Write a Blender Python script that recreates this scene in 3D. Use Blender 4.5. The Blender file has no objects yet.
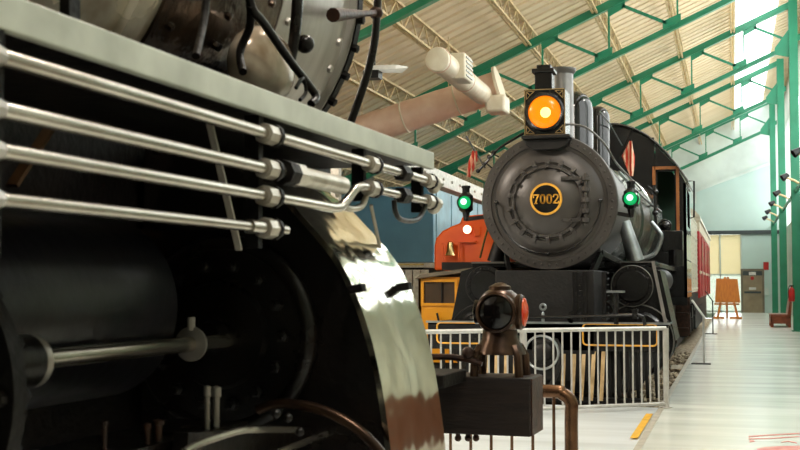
import bpy, bmesh, math, random
from mathutils import Vector, Matrix
random.seed(7)
PI = math.pi
scene = bpy.context.scene
COL = scene.collection

# ---------------------------------------------------------------- camera model (800x450, focal length 1170 px)
FPX, CAM_H = 1170.0, 1.45
TH = math.atan(59/FPX)
PSI = math.atan(333/FPX*math.cos(TH))
fw = Vector((-math.sin(PSI)*math.cos(TH), math.cos(PSI)*math.cos(TH), math.sin(TH)))
rt = Vector((math.cos(PSI), math.sin(PSI), 0))
up = rt.cross(fw)
FG_ROT = math.radians(2.3)

def P(px, py, Y=None, X=None, Z=None, a=0.0):
    """world point seen at a pixel of the photograph, on a known plane"""
    d = fw + rt*((px-400)/FPX) + up*((225-py)/FPX)
    if a:
        d = Matrix.Rotation(a, 3, 'Z') @ d
    if Y is not None: k = Y/d.y
    elif X is not None: k = X/d.x
    else: k = (Z-CAM_H)/d.z
    return Vector((d.x*k, d.y*k, CAM_H+d.z*k))
def G(px, py, **k):
    return P(px, py, a=FG_ROT, **k)      # in the frame of the near locomotive

# ---------------------------------------------------------------- materials
def lin(c):
    return tuple((v/255/12.92 if v/255 <= .04045 else ((v/255+.055)/1.055)**2.4) for v in c)+(1,)
MATS = {}
def mat(name, rgb, rough=.5, metal=0, spec=.5, var=None, scale=6, vstretch=(1,1,1), bump=0, bscale=40, rvar=0, emit=None, estr=0, coat=0, detail=4):
    m = bpy.data.materials.new(name); m.use_nodes = True
    nt = m.node_tree; b = nt.nodes['Principled BSDF']
    b.inputs['Base Color'].default_value = lin(rgb)
    b.inputs['Roughness'].default_value = rough
    b.inputs['Metallic'].default_value = metal
    b.inputs['Specular IOR Level'].default_value = spec
    b.inputs['Coat Weight'].default_value = coat
    b.inputs['Coat Roughness'].default_value = .08
    tc = nt.nodes.new('ShaderNodeTexCoord'); mp = nt.nodes.new('ShaderNodeMapping')
    mp.inputs['Scale'].default_value = vstretch
    nt.links.new(tc.outputs['Object'], mp.inputs['Vector'])
    nz = nt.nodes.new('ShaderNodeTexNoise'); nz.inputs['Scale'].default_value = scale; nz.inputs['Detail'].default_value = detail
    nt.links.new(mp.outputs['Vector'], nz.inputs['Vector'])
    if var is None:
        var = tuple(max(0, v*.86) for v in rgb)
    rp = nt.nodes.new('ShaderNodeValToRGB')
    rp.color_ramp.elements[0].position = .35; rp.color_ramp.elements[1].position = .65
    rp.color_ramp.elements[0].color = lin(var); rp.color_ramp.elements[1].color = lin(rgb)
    nt.links.new(nz.outputs['Fac'], rp.inputs['Fac'])
    nt.links.new(rp.outputs['Color'], b.inputs['Base Color'])
    if rvar:
        mr = nt.nodes.new('ShaderNodeMapRange')
        mr.inputs['To Min'].default_value = max(.02, rough-rvar); mr.inputs['To Max'].default_value = rough+rvar
        nt.links.new(nz.outputs['Fac'], mr.inputs['Value']); nt.links.new(mr.outputs['Result'], b.inputs['Roughness'])
    if bump:
        n2 = nt.nodes.new('ShaderNodeTexNoise'); n2.inputs['Scale'].default_value = bscale
        nt.links.new(mp.outputs['Vector'], n2.inputs['Vector'])
        bp = nt.nodes.new('ShaderNodeBump'); bp.inputs['Strength'].default_value = bump; bp.inputs['Distance'].default_value = .02
        nt.links.new(n2.outputs['Fac'], bp.inputs['Height']); nt.links.new(bp.outputs['Normal'], b.inputs['Normal'])
    if emit:
        b.inputs['Emission Color'].default_value = lin(emit); b.inputs['Emission Strength'].default_value = estr
    MATS[name] = m
    return m

M_floor   = mat('polished_concrete', (226,230,222), .22, 0, .5, var=(206,211,203), scale=1.1, vstretch=(.35,2.2,1), rvar=.08)
M_floor2  = mat('grey_concrete', (222,228,230), .3, 0, .5, var=(200,206,206), scale=1.4, vstretch=(.3,2,1))
M_joint   = mat('joint_strip', (186,180,164), .5)
M_yellow  = mat('yellow_paint', (236,180,40), .5)
M_redpaint= mat('red_floor_paint', (205,110,105), .5, var=(214,150,140), scale=8)
M_ballast = mat('ballast', (214,198,168), .9, var=(118,100,80), scale=14, bump=1, bscale=30)
M_sleeper = mat('sleeper_wood', (84,66,50), .8, var=(50,40,32), scale=9)
M_rail    = mat('rail_steel', (120,100,84), .4, .7)
M_deck    = mat('roof_deck', (228,210,178), .6, var=(216,196,160), scale=.7, vstretch=(.3,2,1))
M_joist   = mat('joist_paint', (222,198,150), .5)
M_green   = mat('green_steel', (40,136,102), .3, 0, .5, var=(34,126,93), scale=2)
M_wall    = mat('teal_wall', (190,214,208), .6, var=(182,206,200), scale=.6)
M_wall2   = mat('gable_wall', (214,228,222), .6, scale=.6)
M_wallR   = mat('side_wall', (206,216,206), .6, scale=.6)
M_darktrim= mat('dark_trim', (60,70,70), .5)
M_lawn    = mat('lawn', (84,96,76), .9, var=(104,112,96), scale=.6)
M_door    = mat('taupe_door', (150,134,108), .5, scale=2)
M_doorfr  = mat('door_frame_paint', (122,112,94), .5)
M_reflstrip   = mat('brown_reflection_strip', (112,66,44), .5, var=(90,52,36), scale=3)  # colour of the added strip that the polished jacket reflects
M_white   = mat('white_paint', (225,225,220), .45)
M_red     = mat('red_sign', (190,36,30), .4)
M_duct    = mat('duct_wrap', (236,206,186), .38, 0, .5, var=(224,186,164), scale=3, bump=.5, bscale=7)
M_duct2   = mat('duct_cream', (232,222,200), .38, 0, .5, var=(220,206,180), scale=4, bump=.4, bscale=8)
# near locomotive
M_blk     = mat('near_black_paint', (12,10,9), .3, 0, .35, var=(20,15,12), scale=5, rvar=.1, bump=.15, bscale=25)
M_blkdull = mat('near_black_dull', (11,9,8), .55, 0, .25, var=(20,15,12), scale=7, bump=.3, bscale=30)
M_tank    = mat('reservoir_black', (36,36,42), .28, .2, .5, var=(24,24,28), scale=4, bump=.1, bscale=20)
M_jack    = mat('boiler_jacket', (240,230,210), .25, .35, .5, var=(140,118,94), scale=3.2, bump=.2, bscale=8, rvar=.1)  # cream reflection on the dark silver drum is put into this base colour
M_smoke   = mat('smokebox_steel', (196,192,186), .34, .5, .5, var=(170,165,158), scale=2.5, vstretch=(1,4,.6), bump=.05)
M_fascia  = mat('fascia_paint', (218,224,212), .4, 0, .5, var=(192,198,186), scale=5)
M_pipe    = mat('bright_pipe', (206,200,190), .24, .95, .5, var=(172,164,152), scale=9, vstretch=(1,.3,1))
M_fit     = mat('pale_fitting', (214,208,196), .35, .5, .5, var=(184,176,162), scale=14)
M_polish  = mat('polished_jacket', (236,234,220), .09, 1, .5, var=(206,196,172), scale=2.2, bump=.55, bscale=3.2, rvar=.05)
M_rust    = mat('rusty_iron', (74,46,32), .45, .4, .5, var=(40,26,20), scale=14, bump=.3)
M_bronze  = mat('bronze_tube', (132,98,72), .26, .85, .5, var=(98,70,52), scale=8)
M_wood    = mat('tarred_timber', (40,28,22), .5, 0, .4, var=(25,17,14), scale=5, vstretch=(1,1,7), bump=.35, bscale=12)
M_lampbr  = mat('lamp_bronze', (82,60,44), .28, .7, .5, var=(50,36,28), scale=8)
M_lens    = mat('dark_lens', (12,9,9), .12, 0, .6)
M_redlens = mat('red_lens', (232,92,36), .2, 0, .6, var=(214,50,24), scale=20)
# front locomotive
M_graph   = mat('graphite_front', (80,76,73), .4, .4, .5, var=(68,64,61), scale=2.5, bump=.05, bscale=30)
M_loco    = mat('loco_black', (24,23,23), .24, 0, .45, var=(17,16,16), scale=5, bump=.1, bscale=30)
M_locodull= mat('loco_black_dull', (23,21,20), .5, 0, .35, var=(15,14,13), scale=7, bump=.3, bscale=30)
M_boiler  = mat('boiler_gloss', (150,152,144), .17, .85, .5, var=(84,86,80), scale=4, bump=.25, bscale=9)
M_stack   = mat('stack_grey', (112,110,106), .38, .5, .5, scale=4)
M_dome    = mat('dome_black', (24,24,22), .12, 0, .5, scale=4)
M_gold    = mat('gold_paint', (250,184,70), .4, .1, .5)
M_goldline= mat('gold_line', (150,124,78), .45, .1, .5)
M_steel   = mat('bright_steel', (176,182,184), .28, .8, .5, scale=8)
M_cabwood = mat('cab_window_wood', (176,106,50), .4, 0, .5)
M_cabgreen= mat('cab_interior_green', (26,66,44), .5)
M_tan     = mat('pilot_slat', (214,186,140), .5, .1, .5, var=(180,150,104), scale=8)
M_amber   = mat('amber_lens', (230,110,8), .2, 0, .3, emit=(255,132,10), estr=.85)
M_amberhot= mat('amber_filament', (255,230,120), .3, emit=(255,214,110), estr=2.2)
M_greenl  = mat('green_lens', (10,120,70), .15, 0, .5, emit=(10,185,100), estr=.7)
M_greenhot= mat('green_filament', (190,255,225), .3, emit=(180,255,225), estr=1.6)
M_whitel  = mat('lit_headlamp', (255,240,190), .3, emit=(255,236,190), estr=3)
M_tender  = mat('tender_sheen_cream', (206,200,180), .3, .15, .5, var=(178,172,152), scale=3, vstretch=(1,1,3))  # cream puts reflected light into the black tender's colour; coach roof shares it
M_coach   = mat('coach_red', (158,20,28), .35, 0, .5)
M_coachc  = mat('coach_cream', (216,206,182), .4)
M_orange  = mat('diesel_orange', (255,104,16), .35, 0, .5, var=(248,94,12), scale=2)
M_yelveh  = mat('railcar_yellow', (240,166,14), .38, 0, .5, var=(230,154,10), scale=2)
M_glassd  = mat('dusky_glass', (96,72,54), .12, 0, .6, var=(70,60,50), scale=2)
M_brass   = mat('brass', (200,176,120), .25, .9, .5)
M_blue    = mat('car_blue', (92,142,168), .45, 0, .5, var=(84,132,158), scale=1.5)
M_blue2   = mat('car_blue_pale', (164,198,212), .45, 0, .5, scale=1.5)
M_fence   = mat('galvanised_tube', (206,205,200), .34, .4, .5, var=(186,184,178), scale=10)
M_easel   = mat('easel_oak', (222,138,44), .45, 0, .5, var=(204,118,36), scale=9, vstretch=(3,3,.5))
M_bench   = mat('bench_wood', (142,74,40), .4, 0, .5, var=(110,54,30), scale=8, vstretch=(1,.3,3))
M_gloss   = mat('gloss_black', (30,28,26), .07, 0, .6, coat=1)
M_course  = mat('mottled_iron', (92,74,60), .22, .6, .5, var=(24,19,16), scale=5, bump=.35, bscale=14, detail=6)
M_blackm  = mat('black_metal', (24,24,24), .4, .3)

def glass_mat():
    m = bpy.data.materials.new('roof_glazing'); m.use_nodes = True
    nt = m.node_tree; nt.nodes.remove(nt.nodes['Principled BSDF'])
    out = nt.nodes['Material Output']
    tr = nt.nodes.new('ShaderNodeBsdfTransparent'); tr.inputs['Color'].default_value = (.95,.95,.93,1)
    tl = nt.nodes.new('ShaderNodeBsdfTranslucent'); tl.inputs['Color'].default_value = (.9,.9,.88,1)
    mx = nt.nodes.new('ShaderNodeMixShader'); mx.inputs['Fac'].default_value = .25
    nt.links.new(tr.outputs[0], mx.inputs[1]); nt.links.new(tl.outputs[0], mx.inputs[2]); nt.links.new(mx.outputs[0], out.inputs['Surface'])
    return m
M_glaze = glass_mat()
M_pane = glass_mat(); M_pane.name = 'window_pane'; M_pane.node_tree.nodes['Mix Shader'].inputs['Fac'].default_value = .02
def shade_mat():
    m = mat('cream_shade_cloth', (238,232,212), .7, var=(232,226,204), scale=2)
    nt = m.node_tree; b = nt.nodes['Principled BSDF']; out = nt.nodes['Material Output']
    tl = nt.nodes.new('ShaderNodeBsdfTranslucent'); tl.inputs['Color'].default_value = lin((232,222,192))
    mx = nt.nodes.new('ShaderNodeMixShader'); mx.inputs['Fac'].default_value = .55
    nt.links.new(b.outputs[0], mx.inputs[1]); nt.links.new(tl.outputs[0], mx.inputs[2]); nt.links.new(mx.outputs[0], out.inputs['Surface'])
    return m
M_shade = shade_mat()

def flag_mat():
    m = mat('flag_stripes', (214,62,40), .7)
    nt = m.node_tree; b = nt.nodes['Principled BSDF']
    w = nt.nodes.new('ShaderNodeTexWave'); w.wave_type = 'BANDS'; w.bands_direction = 'X'
    w.inputs['Scale'].default_value = 6; w.inputs['Distortion'].default_value = 1.5
    tc = nt.nodes.new('ShaderNodeTexCoord'); nt.links.new(tc.outputs['Object'], w.inputs['Vector'])
    r = nt.nodes.new('ShaderNodeValToRGB'); r.color_ramp.interpolation = 'CONSTANT'
    r.color_ramp.elements[0].color = lin((206,66,44)); r.color_ramp.elements[1].color = lin((232,190,160)); r.color_ramp.elements[1].position = .55
    nt.links.new(w.outputs['Color'], r.inputs['Fac']); nt.links.new(r.outputs['Color'], b.inputs['Base Color'])
    return m
M_flag = flag_mat()

# ---------------------------------------------------------------- mesh builder
ROOT = {}
XF = Matrix.Identity(4)
def catmull(pts, n=6):
    pts = [Vector(p) for p in pts]; out = []
    for i in range(len(pts)-1):
        p0 = pts[max(i-1,0)]; p1 = pts[i]; p2 = pts[i+1]; p3 = pts[min(i+2,len(pts)-1)]
        for k in range(n):
            t = k/n
            out.append(.5*((2*p1)+(-p0+p2)*t+(2*p0-5*p1+4*p2-p3)*t*t+(-p0+3*p1-3*p2+p3)*t**3))
    out.append(pts[-1]); return out
def basis(d):
    d = d.normalized()
    a = Vector((0,0,1)) if abs(d.z) < .9 else Vector((1,0,0))
    u = d.cross(a).normalized(); return u, d.cross(u).normalized()

class MB:
    def __init__(s): s.v = []; s.f = []
    def quadring(s, rings, caps=True, closed=True):
        b0 = len(s.v); n = len(rings[0])
        for r in rings: s.v += [tuple(p) for p in r]
        for i in range(len(rings)-1):
            for j in range(n if closed else n-1):
                k = (j+1) % n
                s.f.append((b0+i*n+j, b0+i*n+k, b0+(i+1)*n+k, b0+(i+1)*n+j))
        if caps and closed:
            s.f.append(tuple(b0+j for j in reversed(range(n)))); s.f.append(tuple(b0+(len(rings)-1)*n+j for j in range(n)))
        return s
    def box(s, x0, x1, y0, y1, z0, z1):
        return s.quadring([[(x0,y0,z),(x1,y0,z),(x1,y1,z),(x0,y1,z)] for z in (z0,z1)])
    def bar(s, p, q, w, h, upv=(0,0,1)):
        p, q = Vector(p), Vector(q); d = (q-p).normalized(); upv = Vector(upv)
        if abs(d.dot(upv)) > .97: upv = Vector((0,1,0)) if abs(d.y) < .9 else Vector((1,0,0))
        u = d.cross(upv).normalized()*w/2; t = u.cross(d).normalized()*h/2
        return s.quadring([[c+u+t, c-u+t, c-u-t, c+u-t] for c in (p,q)])
    def cyl(s, p, q, r, r2=None, n=20):
        p, q = Vector(p), Vector(q); u, w = basis(q-p); r2 = r if r2 is None else r2
        return s.quadring([[c+(u*math.cos(2*PI*j/n)+w*math.sin(2*PI*j/n))*rr for j in range(n)] for c, rr in ((p,r),(q,r2))])
    def tube(s, pts, r, n=10, smooth=0):
        pts = catmull(pts, smooth) if smooth else [Vector(p) for p in pts]
        rings = []; u = None
        for i, p in enumerate(pts):
            d = (pts[min(i+1,len(pts)-1)]-pts[max(i-1,0)]).normalized()
            if u is None: u, _ = basis(d)
            u = (u-d*u.dot(d)).normalized(); w = d.cross(u)
            rr = r[i] if isinstance(r, (list,tuple)) else r
            rings.append([p+(u*math.cos(2*PI*j/n)+w*math.sin(2*PI*j/n))*rr for j in range(n)])
        return s.quadring(rings)
    def lathe(s, o, axis, prof, n=32, caps=True, arc=None):
        o = Vector(o); ax = Vector(axis).normalized(); u, w = basis(ax)
        return s.quadring([[o+ax*t+(u*math.cos(2*PI*j/n)+w*math.sin(2*PI*j/n))*max(r,1e-4) for j in range(n)] for r, t in prof], caps)
    def prism(s, poly, mapf, a, b):
        return s.quadring([[mapf(x,y,t) for x, y in poly] for t in (a,b)])
    def ring(s, c, axis, R, r, n=40, m=8, a0=0, a1=2*PI, ref=None):
        c = Vector(c); ax = Vector(axis).normalized()
        if ref: u = Vector(ref).normalized(); w = ax.cross(u)
        else: u, w = basis(ax)
        full = abs(a1-a0-2*PI) < 1e-6
        pts = [c+(u*math.cos(a0+(a1-a0)*i/n)+w*math.sin(a0+(a1-a0)*i/n))*R for i in range(n if full else n+1)]
        if not full: return s.tube(pts, r, m)
        rings = []
        for i in range(n+1):
            a = 2*PI*i/n; e = u*math.cos(a)+w*math.sin(a)
            rings.append([c+e*(R+r*math.cos(2*PI*j/m))+ax*r*math.sin(2*PI*j/m) for j in range(m)])
        return s.quadring(rings, caps=False)
    def ball(s, c, r, sc=(1,1,1), n=16, m=10):
        c = Vector(c)
        return s.quadring([[c+Vector((r*sc[0]*math.sin(PI*i/m)*math.cos(2*PI*j/n), r*sc[1]*math.sin(PI*i/m)*math.sin(2*PI*j/n), r*sc[2]*math.cos(PI*i/m))) if 0<i<m else c+Vector((1e-4*math.cos(2*PI*j/n),1e-4*math.sin(2*PI*j/n),r*sc[2]*(1 if i==0 else -1))) for j in range(n)] for i in range(m+1)])
    def rivet(s, c, nrm, r=.012):
        c = Vector(c); d = Vector(nrm).normalized()
        return s.lathe(c, d, [(r,-.002),(r,.3*r),(r*.75,.75*r),(.1*r,r)], n=7)
    def stroke(s, pts, w, mapf, a, b):
        for i in range(len(pts)-1):
            p, q = Vector(pts[i]), Vector(pts[i+1]); d = (q-p).normalized(); n = Vector((-d.y,d.x))*w/2; e = d*w*.3
            s.prism([(p-e+n)[:], (q+e+n)[:], (q+e-n)[:], (p-e-n)[:]], mapf, a, b)
        return s
    def build(s, name, m, parent=None, label=None, bevel=0, ang=38):
        me = bpy.data.meshes.new(name)
        off = Vector((0,0,0))
        if parent is not None: off = ROOT[parent]
        me.from_pydata([tuple((XF @ Vector(v))-off) for v in s.v], [], s.f)
        bm = bmesh.new(); bm.from_mesh(me); bmesh.ops.recalc_face_normals(bm, faces=bm.faces); bm.to_mesh(me); bm.free()
        me.shade_smooth(); me.set_sharp_from_angle(angle=math.radians(ang))
        me.materials.append(m)
        o = bpy.data.objects.new(name, me); COL.objects.link(o)
        if parent is not None: o.parent = parent
        ROOT[o] = off
        if label: o['label'] = label
        if bevel:
            bv = o.modifiers.new('bevel','BEVEL'); bv.width = bevel; bv.segments = 2; bv.limit_method = 'ANGLE'; bv.harden_normals = False
        return o
def thing(name, label, cat, loc, group=None):
    o = bpy.data.objects.new(name, None); COL.objects.link(o)
    o.location = XF @ Vector(loc); ROOT[o] = Vector(o.location); o.empty_display_size = .2
    o['label'] = label; o['category'] = cat
    if group: o['group'] = group
    return o
def tag(o, label, cat, group=None, kind=None):
    o['label'] = label; o['category'] = cat
    if group: o['group'] = group
    if kind: o['kind'] = kind
    return o
def struct(o):
    o['kind'] = 'structure'; return o
ORD = ['first','second','third','fourth','fifth','sixth','seventh','eighth','ninth','tenth','eleventh','twelfth']

# ================================================================ SETTING
YW = 62.0
m = MB(); m.box(-.80,2.75,-7,YW,-.5,0); struct(m.build('floor', M_floor))
m = MB(); m.box(-16,-.80,-7,14.25,-.5,-.012); struct(m.build('floor_track_side', M_floor2))
m = MB(); m.box(-16,-.80,14.25,YW,-.8,-.30); struct(m.build('floor_ballast_bed', M_ballast))
m = MB(); m.box(-.86,-.795,-7,YW,-.3,.003); struct(m.build('trim_platform_edge', M_joint))
# roof deck : ribs run up the slope, the roof climbs towards the glazed right side
def z_low(x): return 8.58+.44*(x-1.35)
def z_up(x): return z_low(x)+1.25
def z_deck(x): return z_up(x)+.62
XL, XR, XS0, XS1 = -15.5, 2.7, .15, 1.55
def deck(x0, x1, name, y0=-7.0, y1=YW):
    prof = []; y = y0; p = .52
    while y < y1-.01:
        prof += [(y,0),(y+.34,0),(y+.36,.13),(y+.50,.13)]; y += p
    prof.append((y1,0))
    m = MB()
    rings = []
    for x in (x0, x1):
        rings.append([(x,yy,z_deck(x)+dz) for yy,dz in prof])
    m.quadring(rings, caps=False, closed=False)
    m.quadring([[(x,yy,z_deck(x)+.14) for yy in (y0,y1)] for x in (x0,x1)], caps=False, closed=False)
    return struct(m.build(name, M_deck, ang=20))
deck(XL, XS0, 'ceiling')
deck(XS0, XS1, 'ceiling_front', -7.0, 12.0)  # near end of skylight roofed over to keep direct light off the near locomotive
deck(XS1, XR, 'ceiling_eave')
m = MB()
m.quadring([[(x,yy,z_deck(x)+.05) for yy in (12.0,YW)] for x in (XS0,XS1)], caps=False, closed=False)
struct(m.build('window_skylight', M_glaze))
# walls
m = MB()
def polyYZ(pts, y0, y1, mm): mm.quadring([[(x,y,z) for x,z in pts] for y in (y0,y1)])
# end wall: openings for window and door are built round
wx0, wx1, wz = -1.75, .46, 4.05
polyYZ([(XL,-.5),(wx0,-.5),(wx0,5.6),(XL,5.6)], YW, YW+.3, m)
polyYZ([(wx1,-.0),(XR,-.0),(XR,wz),(wx1,wz)], YW, YW+.3, m)
polyYZ([(wx0,wz),(XR,wz),(XR,7.9),(1.3,7.5),(wx0,6.25)], YW, YW+.3, m)
struct(m.build('wall_end', M_wall))
m = MB()
polyYZ([(XL,5.6),(wx0,5.6),(wx0,6.25),(1.3,7.5),(XR,7.9),(XR,z_deck(XR)),(XL,max(5.7,z_deck(XL)))], YW+.02, YW+.3, m)
struct(m.build('wall_gable', M_wall2))
m = MB(); m.bar((wx0-1,YW-.05,5.88),(2.6,YW-.05,7.82),.1,.14); struct(m.build('trim_gable', M_wall2))
m = MB(); m.box(wx0-3,2.4,YW-.12,YW,wz-.08,wz+.12); struct(m.build('trim_window_head', M_darktrim))
# end window : cream roller shade above, clear panes below
w = thing('window_end', 'tall window in the end wall with a cream shade over its upper half', 'window', (-.6,YW,0)); w['kind']='structure'
m = MB(); m.box(wx0,wx1,YW+.1,YW+.14,1.95,wz-.08); m.build('window_shade', M_shade, w)
m = MB()
for x in (wx0, -.65, wx1-.07): m.box(x,x+.07,YW+.02,YW+.16,0,wz-.08)
m.box(wx0,wx1,YW+.02,YW+.16,1.88,1.96); m.box(wx0,wx1,YW+.02,YW+.16,0,.1); m.build('window_frame', M_wall2, w)
m = MB(); m.box(wx0,wx1,YW+.12,YW+.13,.1,1.88); m.build('pane', M_pane, w)
# ground outside the end window
m = MB(); m.quadring([[(x,YW+.4,-.3),(x,YW+.4,-.05),(x,YW+14,.2),(x,YW+45,3.4),(x,YW+45,-.3)] for x in (-30,30)]); struct(m.build('ground_outside', M_lawn))
# door
d = thing('door_end', 'closed taupe service door with push bar in the far end wall', 'door', (.95,YW,0)); d['kind']='structure'
p0, p1 = P(743,312,Y=YW-.05), P(762,271,Y=YW-.05); dx0, dx1, dz = .48, 1.42, 2.1
m = MB(); m.box(dx0,dx1,YW-.08,YW-.02,0,dz); m.build('door_leaf', M_door, d)
m = MB(); m.box(dx0-.1,dx0,YW-.12,YW,0,dz+.12); m.box(dx1,dx1+.1,YW-.12,YW,0,dz+.12); m.box(dx0,dx1,YW-.12,YW,dz,dz+.12); m.build('door_frame', M_doorfr, d)
m = MB(); m.box(dx0+.06,dx1-.06,YW-.16,YW-.1,.98,1.08); m.build('push_bar', M_darktrim, d)
m = MB(); m.box(dx0+.3,dx1-.3,YW-.11,YW-.08,1.16,1.28); m.build('door_notice', M_white, d)
m = MB(); m.box(dx0,dx1,YW-.11,YW-.08,1.88,2.1); m.build('transom', M_darktrim, d)
m = MB(); m.box(dx0+.3,dx1-.3,YW-.13,YW-.1,1.9,2.06); m.build('upper_notice', M_white, d)
m = MB(); m.cyl((.94,YW-.13,1.74),(.94,YW-.09,1.74),.09); m.build('red_notice', M_red, d)
p = P(766,266,Y=YW-.03)
m = MB(); m.box(p.x-.13,p.x+.13,YW-.06,YW,p.z-.2,p.z+.2); o = m.build('wall_sign', M_red); tag(o, 'small red sign on the end wall right of the taupe door', 'sign')
p = P(766,291,Y=YW-.03)
m = MB(); m.box(p.x-.12,p.x+.12,YW-.08,YW,p.z-.2,p.z+.16); o = m.build('wall_box', M_wall2, bevel=.01); tag(o, 'small pale control box on the wall under the red sign', 'control box')
# right wall: solid below, glazed clerestory above; near end made solid to shade the near locomotive
YC0 = 12.0
m = MB(); m.box(2.6,2.75,-7,YW,0,4.3); m.box(2.6,2.75,-7,YW,9.2,z_deck(XR)+.1); m.box(2.6,2.75,-7,YC0,4.3,9.2)
y = YC0
while y < YW: m.box(2.6,2.75,y,y+.35,4.3,9.2); y += 5
struct(m.build('wall_right', M_wallR))
m = MB(); m.box(2.68,2.69,YC0,YW,4.3,9.2); struct(m.build('window_clerestory', M_glaze))
m = MB(); polyYZ([(XL,-.5),(XR,-.5),(XR,z_deck(XR)),(XL,z_deck(XL))],-7.2,-7.0,m); struct(m.build('wall_back', M_wallR))
m = MB(); m.box(XL-.2,XL,-7,YW,-.5,z_deck(XL)+.3); struct(m.build('wall_left', M_wallR))

m = MB(); m.box(2.56,2.6,-7,34,0,1.05); struct(m.build('trim_reflection_strip', M_reflstrip))  # unseen brown strip, added only to be reflected in the polished jacket
# ---------------------------------------------------------------- roof steel
NODE = [2.05-1.6*k for k in range(0, 11)]
TY = [18.0, 28.0, 38.0, 48.0, 58.0]
for ti, ty in enumerate(TY):
    t = thing('roof_truss', 'green sloping roof truss, %s' % ['nearest of the row, crossing the top left corner','second in the row, above the wrapped duct','third in the row, meeting the nearest visible green column','fourth in the row, meeting the second green column','last in the row, meeting the farthest green column'][ti], 'roof truss', (1.9,ty,z_low(1.9)), 'green roof trusses')
    m = MB(); xa, xb = -14.5, 2.0
    m.bar((xa,ty,z_low(xa)+.07),(xb,ty,z_low(xb)+.07),.03,.13); m.bar((xa,ty,z_low(xa)),(xb,ty,z_low(xb)),.16,.02)
    m.build('lower_chord', M_green, t)
    m = MB(); m.bar((xa,ty,z_up(xa)+.10),(xb,ty,z_up(xb)+.10),.03,.2); m.bar((xa,ty,z_up(xa)),(xb,ty,z_up(xb)),.16,.02)
    m.build('upper_chord', M_green, t)
    for k, x in enumerate(NODE[1:], 1):
        sl = .44
        m = MB(); m.quadring([[(x-.05,yy,z_up(x-.05)+.1),(x+.38,yy,z_up(x+.38)+.1),(x+.36,yy,z_up(x+.36)-.16),(x-.03,yy,z_up(x-.03)-.2)] for yy in (ty-.045,ty-.02)])
        m.build('gusset_plate', M_green, t)
        x2 = NODE[k-1]
        m = MB(); m.quadring([[(x2-.36,yy,z_low(x2-.36)+.1),(x2+.06,yy,z_low(x2+.06)+.1),(x2+.06,yy,z_low(x2+.06)+.3),(x2-.36,yy,z_low(x2-.36)+.32)] for yy in (ty-.045,ty-.02)])
        m.build('gusset_plate', M_green, t)
        m = MB(); m.bar((x+.3,ty-.01,z_up(x+.3)-.08),(x2-.28,ty-.01,z_low(x2-.28)+.24),.07,.07); m.build('strut', M_green, t)
        m = MB(); m.bar((x-.02,ty+.03,z_up(x)-.1),(x-.02,ty+.03,z_low(x)+.2),.045,.045); m.build('post', M_green, t)
for k in range(0, 9):
    x = .1-1.6*k
    z0 = z_up(x)+.08; z1 = z_deck(x)-.08
    t = thing('bar_joist', 'tan open-web roof joist running down the hall, %s' % ('at the edge of the skylight' if k == 0 else ORD[k-1]+' to the left of the skylight edge'), 'roof joist', (x,35,z0), 'tan roof joists')
    m = MB(); m.bar((x-.05,7,z0),(x-.05,YW,z0),.045,.05); m.bar((x+.05,7,z0),(x+.05,YW,z0),.045,.05); m.build('bottom_chord', M_joist, t)
    m = MB(); m.bar((x,7,z1),(x,YW,z1),.1,.05); m.build('top_chord', M_joist, t)
    m = MB(); y = 7.0; q = 0
    while y < YW-.6:
        m.bar((x,y,z0 if q%2==0 else z1),(x,y+.55,z1 if q%2==0 else z0),.03,.03); y += .55; q += 1
    m.build('zigzag_web', M_joist, t)
# columns; the last three are unseen, put in for reflections in the polished jacket
for i, y in enumerate((38.0, 48.0, 58.0, 28.0, 18.0, 8.0)):
    t = thing('steel_column', ['green steel column behind the wooden bench, carrying the red fire extinguisher','green steel column in the middle of the three in view','green steel column closest to the end wall','unseen green steel column beside the 7002 tender','unseen green steel column beside the 7002 smokebox','unseen green steel column opposite the near black locomotive'][i], 'column', (1.9,y,0), 'green columns')
    zt = z_up(1.9)+.2
    m = MB(); m.box(1.77,2.03,y-.2,y-.17,0,zt); m.box(1.77,2.03,y+.17,y+.2,0,zt); m.box(1.885,1.915,y-.17,y+.17,0,zt); m.build('shaft', M_green, t)
    m = MB(); m.box(1.72,2.08,y-.25,y+.25,0,.04); m.build('base_plate', M_green, t)
    m = MB(); m.quadring([[(1.78,yy,zt-.9),(1.78,yy,zt-1.8),(1.35,yy,z_low(1.35)),(1.35,yy,z_low(1.35)+.2)] for yy in (y-.1,y-.07)]); m.build('knee_plate', M_green, t)
m = MB(); ZG = P(777,193,X=1.5).z; m.box(1.87,1.93,6,YW,ZG-.32,ZG-.22)
o = m.build('girder_beam', M_green); tag(o, 'horizontal green girder tying the columns together under the spotlights', 'girder')
# spotlights
spots = [(797,158),(785,179),(777,193),(772,201),(768,209),(765,215),(762,220)]
ZG = P(777,193,X=1.5).z
for i, (px,py) in enumerate(spots):
    c = P(px,py,X=1.5); yy = c.y; c.z = ZG
    t = thing('spotlight', 'black spotlight on a pale arm from the green girder, %s from the camera' % ORD[i], 'spotlight', (1.75,yy,ZG-.2), 'spotlights on the girder')
    m = MB(); m.tube([(1.90,yy,ZG-.22),(1.75,yy,ZG-.12),(1.55,yy,ZG-.04)], .035, 8); m.build('arm', M_joist, t)
    m = MB(); m.lathe((1.50,yy,ZG), (-.8,-.3,-.5), [(.02,-.13),(.07,-.11),(.08,-.03),(.10,.06),(.105,.1),(.09,.1),(.08,.06)], 18); m.build('lamp_head', M_blackm, t)
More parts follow.
